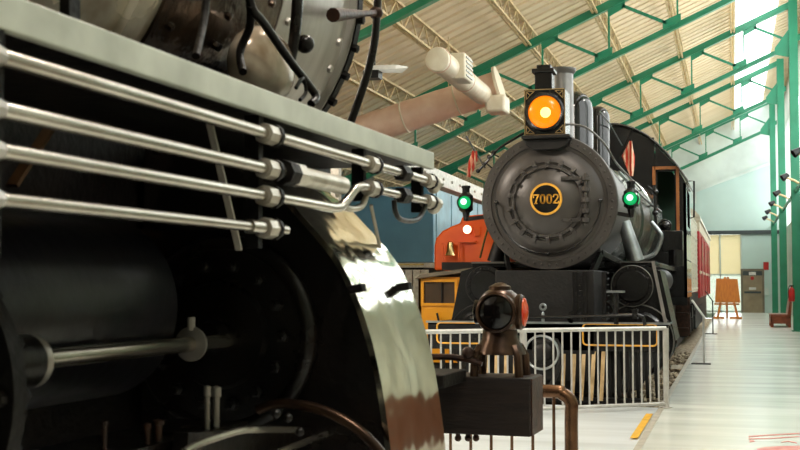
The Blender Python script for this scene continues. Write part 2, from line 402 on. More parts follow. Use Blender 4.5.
# ducts
yD = 24.0
a, b = P(362,131,Y=yD), P(500,86,Y=yD)
rD = .33
t = thing('air_duct', 'fat duct in pinkish wrap slung under the roof, running up to the right', 'air duct', a)
ax = (b-a).normalized(); a2 = a-ax*6
m = MB(); L = (b-a2).length
prof = []
n = 40
for i in range(n+1): prof.append((rD*(1+.018*math.sin(i*2.1)), L*i/n))
m.lathe(a2, ax, prof, 28); m.build('duct_body', M_duct, t)
for q in (2,4.5,7,8.2):
    m = MB(); m.ring(a2+ax*q, ax, rD+.01, .018, 28, 6); m.build('band', M_duct2, t)
m = MB(); m.lathe(b-ax*.05, ax, [(rD+.0,-.02),(rD+.1,0),(rD+.1,.06),(.02,.07)], 28); m.build('end_flange', M_duct2, t)
c = P(497,106,Y=yD-.1); m = MB(); m.box(c.x-.2,c.x+.22,c.y-.3,c.y+.3,c.z-.16,c.z+.2); m.build('outlet_box', M_duct2, t, bevel=.05)
m = MB()
for q in (3.0,6.0,8.0):
    s0 = a2+ax*q; m.cyl(s0, (s0.x,s0.y,z_up(s0.x)), .012, n=6)
m.build('hanger', M_joist, t)
c0 = P(437,59,Y=19.0); c1 = P(484,96,Y=24.0)
t = thing('air_duct', 'cream duct with a round capped end, joining the pink duct from the front', 'air duct', c0)
ax2 = (c1-c0).normalized(); L2 = (c1-c0).length-.22
m = MB(); m.lathe(c0, ax2, [(.05,-.03),(.15,-.025),(.2,.0),(.21,.05),(.21,L2)], 28); m.build('duct_body', M_duct2, t)
m = MB(); u = (ax2.cross(Vector((0,0,1)))).normalized()
cc = c0+ax2*1.35+u*.12+Vector((0,0,.03)); m.bar(cc-ax2*.38, cc+ax2*.38, .38, .46); m.build('saddle_box', M_duct2, t, bevel=.03)
m = MB()
for i in range(5):
    q = cc+u*.20+Vector((0,0,-.16+i*.08)); m.bar(q-ax2*.32, q+ax2*.32, .03, .03)
m.build('grille', M_white, t)
for q in (.12,2.6):
    m = MB(); m.ring(c0+ax2*q, ax2, .21, .016, 28, 6); m.build('band', M_duct, t)
# lamp over the near locomotive
c = P(394,68,Y=11.0)
t = thing('hanging_light', 'white blade-shaped hanging light beside the curved black handrail', 'ceiling light', c)
m = MB(); m.quadring([[(c.x-.24,c.y-.1,c.z-.02),(c.x+.05,c.y-.12,c.z-.03),(c.x+.15,c.y,c.z),(c.x+.05,c.y+.12,c.z-.03),(c.x-.24,c.y+.1,c.z-.02)],[(c.x-.24,c.y-.1,c.z+.02),(c.x+.05,c.y-.12,c.z+.01),(c.x+.13,c.y,c.z+.01),(c.x+.05,c.y+.12,c.z+.01),(c.x-.24,c.y+.1,c.z+.02)]]); m.build('reflector', M_white, t)
m = MB(); m.box(c.x-.3,c.x-.14,c.y-.07,c.y+.07,c.z-.1,c.z-.02); m.cyl((c.x-.2,c.y,c.z+.02),(c.x-.2,c.y,z_up(c.x)+.3),.01,n=6); m.build('housing', M_blackm, t)

# ================================================================ NEAR LOCOMOTIVE (frame turned 2.3 degrees)
XF = Matrix.Rotation(-FG_ROT, 4, 'Z')
CX, CZ, RB_ = -2.97, 2.9, .95
fg = thing('steam_locomotive', 'huge black steam locomotive close by, seen along its side with bright pipes', 'locomotive', (CX,4.0,0))
# boiler and smokebox
m = MB(); m.lathe((CX,-3,CZ),(0,1,0),[(.93,0),(.93,6.55),(.96,6.56),(.96,6.66),(.93,6.67),(.93,6.75)],72); m.build('boiler', M_jack, fg)
m = MB(); m.lathe((CX,3.74,CZ),(0,1,0),[(.945,0),(.945,.89)],72)
for yy in (3.84, 4.2, 4.52):
    for i in range(46):
        an = 2*PI*i/46; e = Vector((math.cos(an),0,math.sin(an))); m.rivet(Vector((CX,yy,CZ))+e*.945, e, .018)
m.build('boiler_course', M_course, fg, 'dark mottled boiler course')
m = MB(); m.lathe((CX,4.62,CZ),(0,1,0),[(.95,0),(.95,.74),(.985,.75),(.985,.81),(.80,.83),(.02,.88)],72)
for i in range(44):
    an = 2*PI*i/44; e = Vector((math.cos(an),0,math.sin(an)))
    m.rivet(Vector((CX,5.30,CZ))+e*.95, e, .022)
for yy in (4.7,):
    for i in range(40):
        an = 2*PI*i/40; e = Vector((math.cos(an),0,math.sin(an))); m.rivet(Vector((CX,yy,CZ))+e*.95, e, .02)
m.build('smokebox', M_smoke, fg)
m = MB(); m.lathe((CX,5.41,CZ),(0,1,0),[(.97,-.03),(.993,-.028),(.993,.028),(.97,.03)],72)
for i in range(44):
    e = Vector((math.cos(2*PI*i/44),0,math.sin(2*PI*i/44))); m.lathe(Vector((CX,5.40,CZ))+e*.985, e, [(.022,-.01),(.022,.035),(.014,.038)], 6)
m.build('front_flange', M_blkdull, fg, 'dark bolted smokebox flange')
def bp(an, y, r): return Vector((CX+r*math.cos(math.radians(an)), y, CZ+r*math.sin(math.radians(an))))
# handrail sweeping round the smokebox front
pts = [(377.5,-30),(377.5,0),(376.5,20),(374,45),(367,75),(357,105),(351,122),(346,140)]
m = MB(); m.tube([G(x,y,Y=5.62) for x,y in pts], .021, 12, 4); m.build('curved_handrail', M_blk, fg)
m = MB(); q = G(376,13,Y=5.62); r0 = G(333,15,Y=4.95)
m.tube([q, q*.7+r0*.3, r0*.6+q*.4, r0], [.018,.016,.024,.034], 10); m.ball(q,.036); m.build('handrail_stanchion', M_rust, fg)
# running board
XB = -1.5
m = MB(); m.box(-2.2,XB-.012,-1.5,5.04,1.985,2.02); m.build('running_board', M_blkdull, fg)
m = MB(); m.quadring([[(XB-.03,y,1.968),(XB,y,1.968),(XB,y,2.045),(XB-.03,y,2.045)] for y in (-1.5,5.07)]); m.build('running_board_edge', M_fascia, fg, 'pale grey edge strip of the running board', bevel=.004)
# dark machinery on top of running board: pump, pipes, lagging
m = MB(); m.tube([G(246,-20,X=-1.85),G(252,8,X=-1.85),G(263,22,X=-1.84),G(288,58,X=-1.82),G(308,84,X=-1.8),G(316,97,X=-1.78),G(311,104,X=-1.78)], .017, 10, 5); m.build('pipe', M_blk, fg)
m = MB(); m.tube([G(298,-25,X=-1.9),G(297,10,X=-1.9),G(294,40,X=-1.92),G(290,62,X=-1.95)], .024, 10, 5); m.ball(G(305,44,X=-1.9),.04); m.build('pipe', M_blk, fg)
m = MB(); m.tube([G(208,-20,X=-1.8),G(204,20,X=-1.8),G(196,56,X=-1.75)], .013, 10, 4); m.build('pipe', M_blkdull, fg)
m = MB(); m.tube([G(250,4,X=-1.85),G(250,26,X=-1.9),G(240,52,X=-1.95),G(243,72,X=-1.9)], .016, 10, 5); m.build('pipe', M_blkdull, fg)
m = MB(); m.bar(G(70,-2,X=-1.75),G(70,22,X=-1.75),.03,.05); m.build('bracket', M_blkdull, fg)
m = MB(); m.tube([G(296,88,X=-1.8),G(303,78,X=-1.8),G(306,92,X=-1.8),G(300,100,X=-1.8)],.008,8,4); m.build('small_pipe', M_blk, fg)
for px, py, rr in ((224,8,.016),(276,22,.016),(276,14,.014),(216,46,.014),(243,30,.014),(230,30,.014),(305,10,.014)):
    m = MB(); c = G(px,py,X=-2.16); m.lathe(c,(1,0,-.6),[(rr,-.1),(rr,0),(rr*1.3,.005),(rr*1.3,.02),(.003,.022)],6); m.build('bolt', M_blkdull, fg)
m = MB(); c = G(262,66,X=-2.0); m.ball(c,.16,(.7,1.4,1)); m.build('valve_casing', M_jack, fg)
# the four bright pipes
def zl(h): return CAM_H+h*1.5
PZ = {1:1.909, 2:1.802, 3:1.7185, 4:1.62}
def gx(px, L=1.5):         # distance along the engine at which the side plane crosses picture column px
    return G(px,200,X=-L).y
m = MB(); m.cyl((XB,.2,PZ[1]),(XB,gx(440),PZ[1]),.0185); m.build('bright_pipe', M_pipe, fg)
m = MB(); m.cyl((XB,.2,PZ[2]),(XB,gx(283),PZ[2]),.0185); m.build('bright_pipe', M_pipe, fg)
m = MB(); y3 = gx(335); m.tube([(XB,.2,PZ[3]),(XB,1.0,PZ[3]),(XB,2.0,PZ[3]),(XB,y3-.3,PZ[3]),(XB,y3,PZ[3]),(XB,y3+.10,PZ[3]+.025),(XB,gx(356),PZ[3]+.085),(XB,gx(364),PZ[3]+.098),(XB,gx(372),PZ[3]+.098),(XB,gx(400),PZ[3]+.098),(XB,gx(436),PZ[3]+.098)], .0175, 12, 4); m.build('bright_pipe', M_pipe, fg)
m = MB(); m.cyl((XB,.2,PZ[4]),(XB,gx(286),PZ[4]),.0155); m.cyl((XB,gx(249),PZ[4]),(XB,gx(262),PZ[4]),.022); m.build('bright_pipe', M_pipe, fg)
# thick union on pipe two
m = MB(); m.cyl((XB,gx(293),PZ[2]),(XB,gx(342),PZ[2]),.032); m.ball((XB,gx(342),PZ[2]),.032,(1,.5,1)); m.cyl((XB,gx(290),PZ[2]),(XB,gx(300),PZ[2]),.04,n=6); m.build('pipe_union', M_fit, fg)
m = MB(); m.cyl((XB,gx(282),PZ[2]),(XB,gx(291),PZ[2]),.042,n=8); m.build('union_nut', M_blkdull, fg)
# clamps
def clamp(px, ks):
    yy = gx(px)
    for k in ks:
        z = PZ[k] if k < 5 else PZ[3]+.098
        m = MB(); m.cyl((XB,yy-.035,z),(XB,yy+.03,z),.032,n=8); m.build('pipe_clamp', M_fit, fg)
        m = MB(); m.cyl((XB,yy+.03,z),(XB,yy+.05,z),.036,n=10); m.build('clamp_ring', M_blkdull, fg)
clamp(268,(1,2,3,4)); clamp(371,(1,5)); clamp(428,(1,5))
for px in (268,371,428):
    m = MB(); m.bar((XB-.05,gx(px),1.97),(XB-.05,gx(px),PZ[4]-.06 if px==268 else PZ[3]+.05),.05,.03); m.build('pipe_bracket', M_blkdull, fg)
for px,k in ((404,1),(404,5)):
    yy = gx(px); z = PZ[k] if k<5 else PZ[3]+.098
    m = MB(); m.cyl((XB,yy-.06,z),(XB,yy+.03,z),.034,n=6); m.build('union_nut', M_blkdull, fg)
m = MB(); yy = gx(428)
for z in (PZ[1], PZ[3]+.098):
    m.ball((XB,yy+.09,z-.01),.035,(1,1,1.2)); m.cyl((XB,yy+.05,z),(XB,yy+.16,z),.026,n=8)
m.build('end_fitting', M_fit, fg)
m = MB(); m.tube([G(x,y,X=XB) for x,y in ((394,200),(395,210),(399,218),(408,221),(418,219),(424,210),(426,203))], .011, 10, 4); m.build('hanging_loop', M_blk, fg)
m = MB(); m.tube([G(x,y,X=XB-.02) for x,y in ((344,207),(352,209),(362,206),(366,196))], .012, 10, 4); m.build('pipe_elbow', M_fit, fg)
m = MB(); m.tube([G(371,205,X=-1.6),G(380,248,X=-1.6)], .008, 8); m.build('small_pipe', M_fit, fg)
m = MB(); m.tube([G(332,178,X=-1.6),G(338,196,X=-1.6)], .01, 8); m.build('small_pipe', M_fit, fg)
# left hand unions
m = MB()
for k, (y0) in ((1,46),(2,94),(3,144),(4,194)):
    yy = gx(11); m.lathe((XB,yy-.1,PZ[k]),(0,1,0),[(.026,-.08),(.034,-.05),(.034,.0),(.026,.03),(.02,.06)],8)
m.build('union_nut', M_smoke, fg)
m = MB(); m.bar((XB-.03,gx(-4),1.97),(XB-.03,gx(-4),1.5),.05,.05); m.build('pipe_bracket', M_blkdull, fg)
m = MB(); m.bar(G(207,112,X=-1.75),G(239,250,X=-1.75),.01,.022,(1,0,0)); m.build('hanger_strap', M_fit, fg)
# dark frames and underside
m = MB(); m.box(-3.5,-2.42,-2,5.6,.75,2.02); m.build('frame', M_blkdull, fg)
m = MB(); m.box(-4.0,-2.05,4.62,5.2,1.0,2.25); m.build('smokebox_saddle', M_blkdull, fg, bevel=.02)
m = MB(); m.tube([G(-20,251,X=-2.3),G(30,250,X=-2.3),G(54,249,X=-2.3)],.012,8); m.build('brake_rod', M_bronze, fg)
m = MB(); m.tube([G(50,230,X=-2.3),G(110,232,X=-2.3),G(165,234,X=-2.3)],.016,8); m.build('brake_rod', M_bronze, fg)
m = MB(); a, b = G(114,262,X=-2.34), G(157,243,X=-2.34); m.box(-2.42,-2.34,a.y,b.y,a.z,b.z); m.build('spring_hanger', M_bronze, fg, bevel=.01)
m = MB(); m.bar(G(12,186,X=-2.2),G(50,128,X=-2.2),.012,.04,(1,0,0)); m.build('hanger_strap', M_bronze, fg)
m = MB(); c = G(78,243,X=-2.3); m.bar(c+Vector((0,-.02,-.02)),c+Vector((0,.04,.03)),.03,.05); m.build('brake_clevis', M_bronze, fg)
# air reservoir
m = MB(); m.lathe((-2.27,1.0,1.37),(0,1,0),[(.02,-.02),(.25,0),(.31,.05),(.31,2.55),(.25,2.62),(.02,2.65)],48); m.build('air_reservoir', M_tank, fg)
m = MB(); m.lathe((-2.12,2.36,1.18),(0,1,0),[(.30,-.03),(.40,-.02),(.40,.03),(.34,.04),(.33,0)],48)
for i in range(18):
    an = 2*PI*i/18; m.lathe((-2.12+.37*math.cos(an),2.39,1.18+.37*math.sin(an)),(0,1,0),[(.022,0),(.022,.03),(.002,.032)],6)
    m.rivet((-2.12+.37*math.cos(an),2.33,1.18+.37*math.sin(an)),(0,-1,0),.02)
m.build('wheel_rim', M_blkdull, fg)
# rod gear
m = MB(); m.cyl((-1.95,2.72,1.243),(-1.95,4.02,1.243),.028,n=20); m.build('piston_rod', M_pipe, fg, 'bright round piston rod')
m = MB(); m.cyl((-2.0,2.2,1.24),(-1.95,2.70,1.24),.075,n=28); m.build('crosshead', M_blk, fg)
m = MB(); m.cyl((-1.95,2.70,1.24),(-1.95,2.725,1.24),.072,n=28); m.build('crosshead_face', M_smoke, fg)
m = MB(); yy = G(191,345,X=-1.95).y; m.lathe((-1.95,yy,1.243),(.0,1,0),[(.03,-.012),(.06,-.004),(.06,.006),(.026,.014),(.026,.25)],24); m.cyl((-1.95,yy,1.29),(-1.95,yy,1.335),.014,n=8); m.build('gland', M_smoke, fg)
for px,py,h,r in ((216,428,.13,.011),(207,428,.13,.008),(104,440,.05,.008),(158,438,.05,.012),(147,442,.05,.008)):
    m = MB(); c = G(px,py,X=-1.75); m.lathe(c,(0,0,1),[(r,-.06),(r,h*.75),(r*1.5,h*.78),(r*1.4,h),(.002,h+.005)],12); m.build('oil_cup', M_smoke if px > 180 else M_rust, fg)
m = MB(); m.box(-2.0,-1.72,1.9,3.6,.93,.99); m.build('guide_bar', M_blk, fg)
m = MB(); m.tube([G(184,452,X=-1.6),G(200,443,X=-1.6),G(240,431,X=-1.6),G(262,430,X=-1.6),G(296,430,X=-1.62)], .012, 8, 4); m.build('link_rod', M_pipe, fg)
m = MB(); m.tube([G(272,455,X=-1.6),G(300,444,X=-1.6),G(334,431,X=-1.6)], .012, 8, 3); m.ball(G(334,431,X=-1.6),.022); m.build('link_rod', M_pipe, fg)
m = MB(); m.bar(G(180,448,X=-1.68),G(310,440,X=-1.68),.05,.09); m.build('radius_bar', M_blk, fg)
m = MB(); m.tube([G(x,y,Y=3.90) for x,y in ((258,410),(272,404.5),(290,404),(315,408),(340,418),(362,433),(380,452),(390,470))], .019, 12, 4); m.build('curved_pipe', M_lampbr, fg, 'bronze curved pipe low on the cylinder')
for px,py in ((288,418),(300,432),(276,414)):
    m = MB(); c = G(px,py,X=-1.55); m.ball(c,.015); m.build('pipe_knuckle', M_blk, fg)
# cylinder block with polished jacket
prof = [(-2.35,2.0),(-2.02,1.93),(-1.80,1.80),(-1.69,1.70),(-1.56,1.555),(-1.475,1.40),(-1.405,1.19),(-1.36,.95),(-1.335,.7),(-1.34,.35),(-2.35,.35)]
pp = catmull([(x,0,z) for x,z in prof[:-1]], 5); pp = [(p.x,p.z) for p in pp]+[(-2.35,.35)]
Y1, Y2 = 4.0, 4.68
m = MB(); m.prism(pp, lambda x,z,t: (x-.012,t,z-.006), Y1+.005, Y2-.005); m.build('cylinder_block', M_blk, fg)
m = MB(); e = pp[:-1]
ring0 = [(x,z) for x,z in e]
rr = []
for y, off in ((Y1,-.02),(Y1,.0),(Y2,.0),(Y2,-.02)):
    rr.append([(x+off,y,z+off*.5) for x,z in ring0])
m.quadring(rr, caps=False, closed=False); m.build('cylinder_jacket', M_polish, fg, 'polished curved metal jacket of the cylinder')
for px,py in ((355,290),(402,288)):
    m = MB(); c = G(px,py,X=-1.47); m.bar(c+Vector((-.02,0,0)),c+Vector((.035,.0,.01)),.05,.03); m.build('jacket_clip', M_blkdull, fg, bevel=.004)
m = MB(); m.ring((-2.0,Y1-.02,1.26),(0,1,0),.34,.035,56,10); m.lathe((-2.0,Y1,1.26),(0,-1,0),[(.33,0),(.32,.05),(.2,.06),(.19,.09),(.06,.1),(.05,.16)],48)
for i in range(14):
    an = 2*PI*i/14; m.lathe((-2.0+.26*math.cos(an),Y1-.05,1.26+.26*math.sin(an)),(0,-1,0),[(.024,0),(.024,.035),(.012,.04),(.012,.06)],6)
m.build('cylinder_cover', M_blk, fg)
# front deck, buffer beam
m = MB(); m.box(-3.9,-2.25,5.2,7.1,.66,.78); m.build('front_deck', M_blkdull, fg)
m = MB(); m.box(CX-1.48,-1.49,7.1,7.46,.515,.872); m.build('buffer_beam', M_wood, fg, 'dark timber buffer beam', bevel=.006)
m = MB(); m.box(-1.492,-1.482,7.12,7.45,.52,.866); m.build('beam_end_plate', M_rust, fg)
m = MB(); c = G(450,376,Y=6.9); m.box(c.x-.35,c.x+.05,6.6,7.1,c.z-.05,c.z+.03); m.build('step_bracket', M_blkdull, fg, bevel=.01)
m = MB(); m.tube([G(425,357,Y=7.1),G(450,357,Y=7.1),G(470,360,Y=7.1),G(482,364,Y=7.1)], .02, 8, 3); m.ball(G(468,353,Y=7.1),.04); m.build('cut_lever', M_rust, fg)
m = MB(); c = G(490,440,Y=7.2)
for px in (458,468,476): q = G(px,438,Y=7.2); m.ball(q,.022); m.cyl(q,q+Vector((0,0,.08)),.015,n=8)
m.build('bolt', M_rust, fg)
# marker lamp
lc = G(500,312,Y=7.25); S_ = (G(524,312,Y=7.25)-lc).length
r = S_*.98
m = MB(); m.ball(lc,r,(1,1,1.05),28,16); m.build('marker_lamp', M_lampbr, fg); ml = m
lampo = fg.children[-1] if False else [o for o in COL.objects if o.name == 'marker_lamp'][0]
m = MB(); m.lathe(lc,(0.02,-1,0),[(r*.84,r*.5),(r*.84,r*.92),(r*.74,r*.97),(r*.70,r*.85)],28); m.build('lens_rim', M_lampbr, lampo)
m = MB(); m.lathe(lc,(0.02,-1,0),[(r*.72,r*.75),(r*.70,r*.88),(r*.4,r*1.03),(.005,r*1.05)],28); m.build('lens', M_lens, lampo, 'dark round lens facing along the beam')
ra = Vector((1,.06,0)).normalized()
m = MB(); m.lathe(lc,ra,[(r*.7,r*.5),(r*.75,r*.9),(r*.68,r*1.0)],24); m.build('lens_rim', M_lampbr, lampo)
m = MB(); m.lathe(lc,ra,[(r*.64,r*.85),(r*.58,r*1.06),(r*.3,r*1.16),(.005,r*1.18)],24); m.build('lens', M_redlens, lampo, 'red side lens')
m = MB(); m.lathe(lc,(-1,-.1,0),[(r*.5,r*.7),(r*.5,r*1.05),(r*.3,r*1.12),(.005,r*1.12)],20); m.build('lens', M_lens, lampo)
m = MB(); m.lathe((lc.x,lc.y,lc.z+r),(0,0,1),[(r*.5,-.04),(r*.45,.01),(r*.2,.03),(.01,.035)],18); m.build('lamp_cap', M_lampbr, lampo)
m = MB()
zb = .872
m.lathe((lc.x,lc.y,lc.z-r*.75),(0,0,-1),[(r*.72,0),(r*.78,.06),(r*1.05,.13),(r*1.08,.15)],20)
for sx in (-1,1):
    for sy in (-1,1):
        m.tube([(lc.x+sx*r*.7,lc.y+sy*r*.5,lc.z-r*.75-.1),(lc.x+sx*r*.9,lc.y+sy*r*.7,lc.z-r*.75-.16),(lc.x+sx*r*.95,lc.y+sy*r*.7,zb)],.028,8)
m.build('lamp_foot', M_lampbr, fg)
# wheels of the near locomotive (mostly hidden), resting on its rails
def wheel(mb, x, y, r):
    mb.lathe((x,y,r+.0),(1,0,0),[(r*.2,-.1),(r-.08,-.07),(r+.03,-.07),(r,-.03),(r,.07),(r-.09,.07),(r-.1,.0),(r*.25,.02),(r*.2,.09),(.01,.09)],40)
for wy, rr_ in ((-.6,.85),(1.35,.85),(5.0,.42)):
    for wx in (CX+.75,):
        m = MB(); wheel(m, wx, wy, rr_); m.build('wheel', M_blkdull, fg)
    m = MB(); wheel(m, CX-.75, wy, rr_); m.build('wheel', M_blkdull, fg)
for i, wx in enumerate((CX+.75, CX-.75)):
    m = MB(); m.box(wx-.035,wx+.035,-6,7.0,-.012,.0); o = m.build('rail', M_rail); tag(o, 'flush floor rail under the near black locomotive, %s' % ('on the side with the bright pipes' if i==0 else 'on the far side'), 'rail', 'rails under the near locomotive')
# bronze barrier round the near locomotive
a = G(541,391,Y=8.0); zr = a.z
b = G(571,391,Y=8.0)
br = thing('barrier', 'bronze tube barrier with thin pickets round the near locomotive front', 'barrier', (b.x,8.0,0))
m = MB(); m.tube([(b.x-2.2,8.0,zr),(b.x-1,8.0,zr),(b.x-.16,8.0,zr),(b.x-.06,8.0,zr-.015),(b.x,8.0,zr-.075),(b.x,8.0,zr-.2),(b.x,8.0,.0)], .046, 14, 4); m.build('rail', M_bronze, br)
x = b.x-.12
while x > b.x-2.1:
    m = MB(); m.cyl((x,8.0,0.0),(x,8.0,zr-.02),.011,n=8); m.build('picket', M_bronze, br); x -= .147
XF = Matrix.Identity(4)

# ================================================================ LOCOMOTIVE 7002
c7 = P(549,202,Y=15.0); X7, Z7 = c7.x, c7.z
k7 = (P(617,202,Y=15).x-P(481,202,Y=15).x)/2            # smokebox front radius
en = thing('steam_locomotive', 'black steam locomotive with gold 7002 number plate and lit amber headlight', 'locomotive', (X7,17,-.06))
Yf = 15.0
def F(px, py, Y=Yf): return P(px, py, Y=Y)
m = MB(); m.lathe((X7,Yf,Z7),(0,1,0),[(k7*.985,0),(k7*.985,.12),(k7*.965,.13),(k7*.965,2.1)],80); m.build('smokebox', M_graph, en)
m = MB(); m.lathe((X7,Yf,Z7),(0,-1,0),[(k7,-.05),(k7,.0),(k7*.985,.018),(k7*.86,.022),(k7*.85,-.01),(k7*.82,-.012),(k7*.76,.03),(k7*.66,.075),(k7*.58,.09),(k7*.575,.075),(k7*.4,.075)],80)
for i in range(52):
    an = 2*PI*i/52; m.rivet((X7+k7*.92*math.cos(an),Yf-.018,Z7+k7*.92*math.sin(an)),(0,-1,0),.017)
m.build('smokebox_front', M_graph, en)
m = MB(); m.lathe((X7,Yf,Z7),(0,-1,0),[(k7*.54,.06),(k7*.54,.105),(k7*.53,.12),(k7*.49,.125),(k7*.48,.105),(k7*.45,.115),(k7*.38,.15),(k7*.25,.18),(.01,.19)],80); m.build('smokebox_door', M_graph, en)
for i in range(18):
    an = 2*PI*(i+.5)/18
    e = Vector((math.cos(an),0,math.sin(an)))
    if abs(math.sin(an)) < .36 and math.cos(an) > 0: continue
    c = Vector((X7,Yf-.08,Z7))
    m = MB(); m.bar(c+e*k7*.49+Vector((0,-.055,0)), c+e*k7*.625+Vector((0,-.03,0)), .05, .05, (0,1,0)); m.lathe(c+e*k7*.55+Vector((0,-.03,0)),(0,-1,0),[(.026,0),(.026,.045),(.014,.05),(.014,.07)],6); m.build('door_clamp', M_graph, en)
# number plate
pc = F(546,199,Yf-.2)
m = MB(); m.lathe((pc.x,pc.y+.03,pc.z),(0,-1,0),[(.205,0),(.205,.03),(.01,.031)],48); pl = m.build('number_plate', M_lens, en)
m = MB(); m.lathe((pc.x,pc.y,pc.z),(0,-1,0),[(.178,-.01),(.178,.012),(.205,.012),(.207,-.02)],48,caps=False); m.build('gold_rim', M_gold, pl)
m = MB()
H_, W_, T_ = .118, .070, .0195
def digit(mb, ch, x0):
    f = lambda u,v,t: (pc.x+x0+u, pc.y-t, pc.z-H_/2+v)
    if ch == '0':
        pts = []
        for i in range(17):
            an = 2*PI*i/16; ex = abs(math.cos(an))**.8*(1 if math.cos(an)>0 else -1); ez = abs(math.sin(an))**.75*(1 if math.sin(an)>0 else -1)
            pts.append((W_/2+ex*(W_/2-T_*.45), H_/2+ez*(H_/2-T_*.35)))
        mb.stroke(pts, T_, f, .0, .014)
    if ch == '7':
        mb.stroke([(0.0,H_-.006),(W_,H_-.006)], T_*.8, f, 0, .014); mb.stroke([(0.001,H_-.004),(0.001,H_*.66)], T_*.7, f, 0, .014)
        mb.stroke([(W_-.006,H_-.01),(W_*.55,H_*.45),(W_*.42,0.004)], T_, f, 0, .014); mb.stroke([(W_*.2,0.003),(W_*.68,0.003)], T_*.6, f, 0, .014)
    if ch == '2':
        mb.stroke([(0.004,H_*.72),(W_*.18,H_*.93),(W_*.5,H_-.004),(W_*.84,H_*.9),(W_*.9,H_*.68),(W_*.6,H_*.4),(W_*.1,.008),(W_,.006),(W_,H_*.22)], T_*.85, f, 0, .014)
for i, ch in enumerate('7002'):
    digit(m, ch, -.1605+i*.0837)
m.build('plate_lettering', M_gold, pl)
# hinges
for py in (178.5,220):
    a = F(561,py,Yf-.16); b = F(589,py-.5,Yf-.13)
    m = MB(); m.bar(a,b,.05,.045); 
    for q in (.05,.35,.7): m.rivet(a.lerp(b,q)+Vector((0,-.025,0)),(0,-1,0),.016)
    m.build('hinge_strap', M_graph, en)
m = MB(); a = F(585.5,173,Yf-.14); b = F(585.5,226,Yf-.14); m.cyl(a,b,.022,n=10)
for py in (178,189,200,211,220): c = F(585.5,py,Yf-.14); m.lathe(c-Vector((0,0,.035)),(0,0,1),[(.035,0),(.055,.01),(.055,.06),(.035,.07)],12)
m.build('hinge_pin', M_graph, en)
m = MB(); m.ring((X7,Yf-.12,Z7),(0,-1,0),k7*.76,.012,40,8,a0=math.radians(178),a1=math.radians(362),ref=(1,0,0))

for an in (180,270,360):
    e = Vector((math.cos(math.radians(an)),0,math.sin(math.radians(an)))); m.cyl(Vector((X7,Yf,Z7))+e*k7*.76,Vector((X7,Yf-.14,Z7))+e*k7*.76,.02,n=8); m.ball(Vector((X7,Yf-.12,Z7))+e*k7*.76,.027)
m.build('front_handrail', M_loco, en)
# headlight
q0, q1 = F(524.5,136,Yf-.12), F(565,88,Yf-.12)
hx0, hx1, hz0, hz1 = q0.x, q1.x, q0.z, q1.z; hy = Yf-.12
hl = None
m = MB(); m.box(hx0,hx1,hy,hy+.46,hz0,hz1); hl = m.build('headlight', M_loco, en, bevel=.012)
lcx, lcz = (hx0+hx1)/2, (hz0+hz1)/2
m = MB()
for (sx,sz) in ((-1,-1),(1,-1),(-1,1),(1,1)):
    ex, ez = (hx1-hx0)/2-.015, (hz1-hz0)/2-.015
    f = lambda u,v,t,sx=sx,sz=sz: (lcx+sx*(ex-u), hy-t, lcz+sz*(ez-v))
    m.stroke([(.012,.012),(.115,.012),(.07,.05),(.05,.07),(.012,.115),(.012,.012)], .008, f, .002, .007); m.stroke([(.02,.02),(.055,.055)], .01, f, .002, .007)
fr = .012
for (x0,x1,z0,z1) in ((hx0,hx1,hz0,hz0+fr),(hx0,hx1,hz1-fr,hz1),(hx0,hx0+fr,hz0,hz1),(hx1-fr,hx1,hz0,hz1)): m.box(x0,x1,hy-.008,hy,z0,z1)
m.build('gold_corner_trim', M_goldline, hl)
m = MB(); m.lathe((lcx,hy,lcz),(0,-1,0),[(.255,0),(.255,.035),(.235,.05),(.212,.04),(.208,.0)],44,caps=False); m.build('lens_ring', M_loco, hl)
m = MB(); m.lathe((lcx,hy,lcz),(0,-1,0),[(.212,.01),(.19,.028),(.1,.044),(.005,.05)],44); m.build('lens', M_amber, hl, 'glowing amber lens')
m = MB(); m.lathe((lcx+.015,hy-.045,lcz-.01),(0,-1,0),[(.07,0),(.05,.008),(.005,.01)],20); m.build('glow_spot', M_amberhot, hl)
a, b = F(536,88,Yf+.1), F(553,72,Yf+.1)
m = MB(); m.box(a.x,b.x,Yf+.0,Yf+.22,hz1-.01,b.z); m.box(a.x-.035,b.x+.03,Yf-.03,Yf+.25,b.z-.02,b.z+.035); m.box(a.x+.02,b.x-.02,Yf+.02,Yf+.2,b.z+.03,b.z+.09); m.build('headlight_chimney', M_loco, hl, bevel=.01)
m = MB(); a, b = F(522,147,Yf-.15), F(571,137,Yf-.15)
m.box(a.x,b.x,Yf-.22,Yf+.55,hz0-.05,hz0-.002); 
m.quadring([[(a.x+.02,y,hz0-.05),(b.x-.02,y,hz0-.05),(b.x-.06,y,hz0-.14),(b.x-.16,y,hz0-.19),(a.x+.16,y,hz0-.19),(a.x+.06,y,hz0-.14)] for y in (Yf-.16,Yf+.4)])
m.build('headlight_bracket', M_locodull, en, bevel=.015)
# chimney, domes
ys = 16.15
m = MB(); zt = P(563,69,Y=ys).z; zb = Z7+k7*.8
m.lathe((X7,ys,zb),(0,0,1),[(.30,0),(.22,.1),(.175,.2),(.175,zt-zb-.08),(.21,zt-zb-.04),(.215,zt-zb),(.18,zt-zb),(.16,zt-zb-.3)],32); m.build('chimney', M_stack, en)
def dome(y, r, ztop, name, mt):
    zb = Z7+k7*.75; h = ztop-zb
    m = MB(); m.lathe((X7,y,zb),(0,0,1),[(r*1.3,0),(r*1.05,.12),(r,.2),(r,h-r*1.0),(r*.96,h-r*.7),(r*.85,h-r*.45),(r*.66,h-r*.22),(r*.38,h-r*.06),(.01,h)],32)
    return m.build(name, mt, en)
dome(17.5,.29,P(580,91,Y=17.5).z,'sand_dome',M_dome)
dome(20.7,.22,P(600,106,Y=20.7).z,'steam_dome',M_dome)
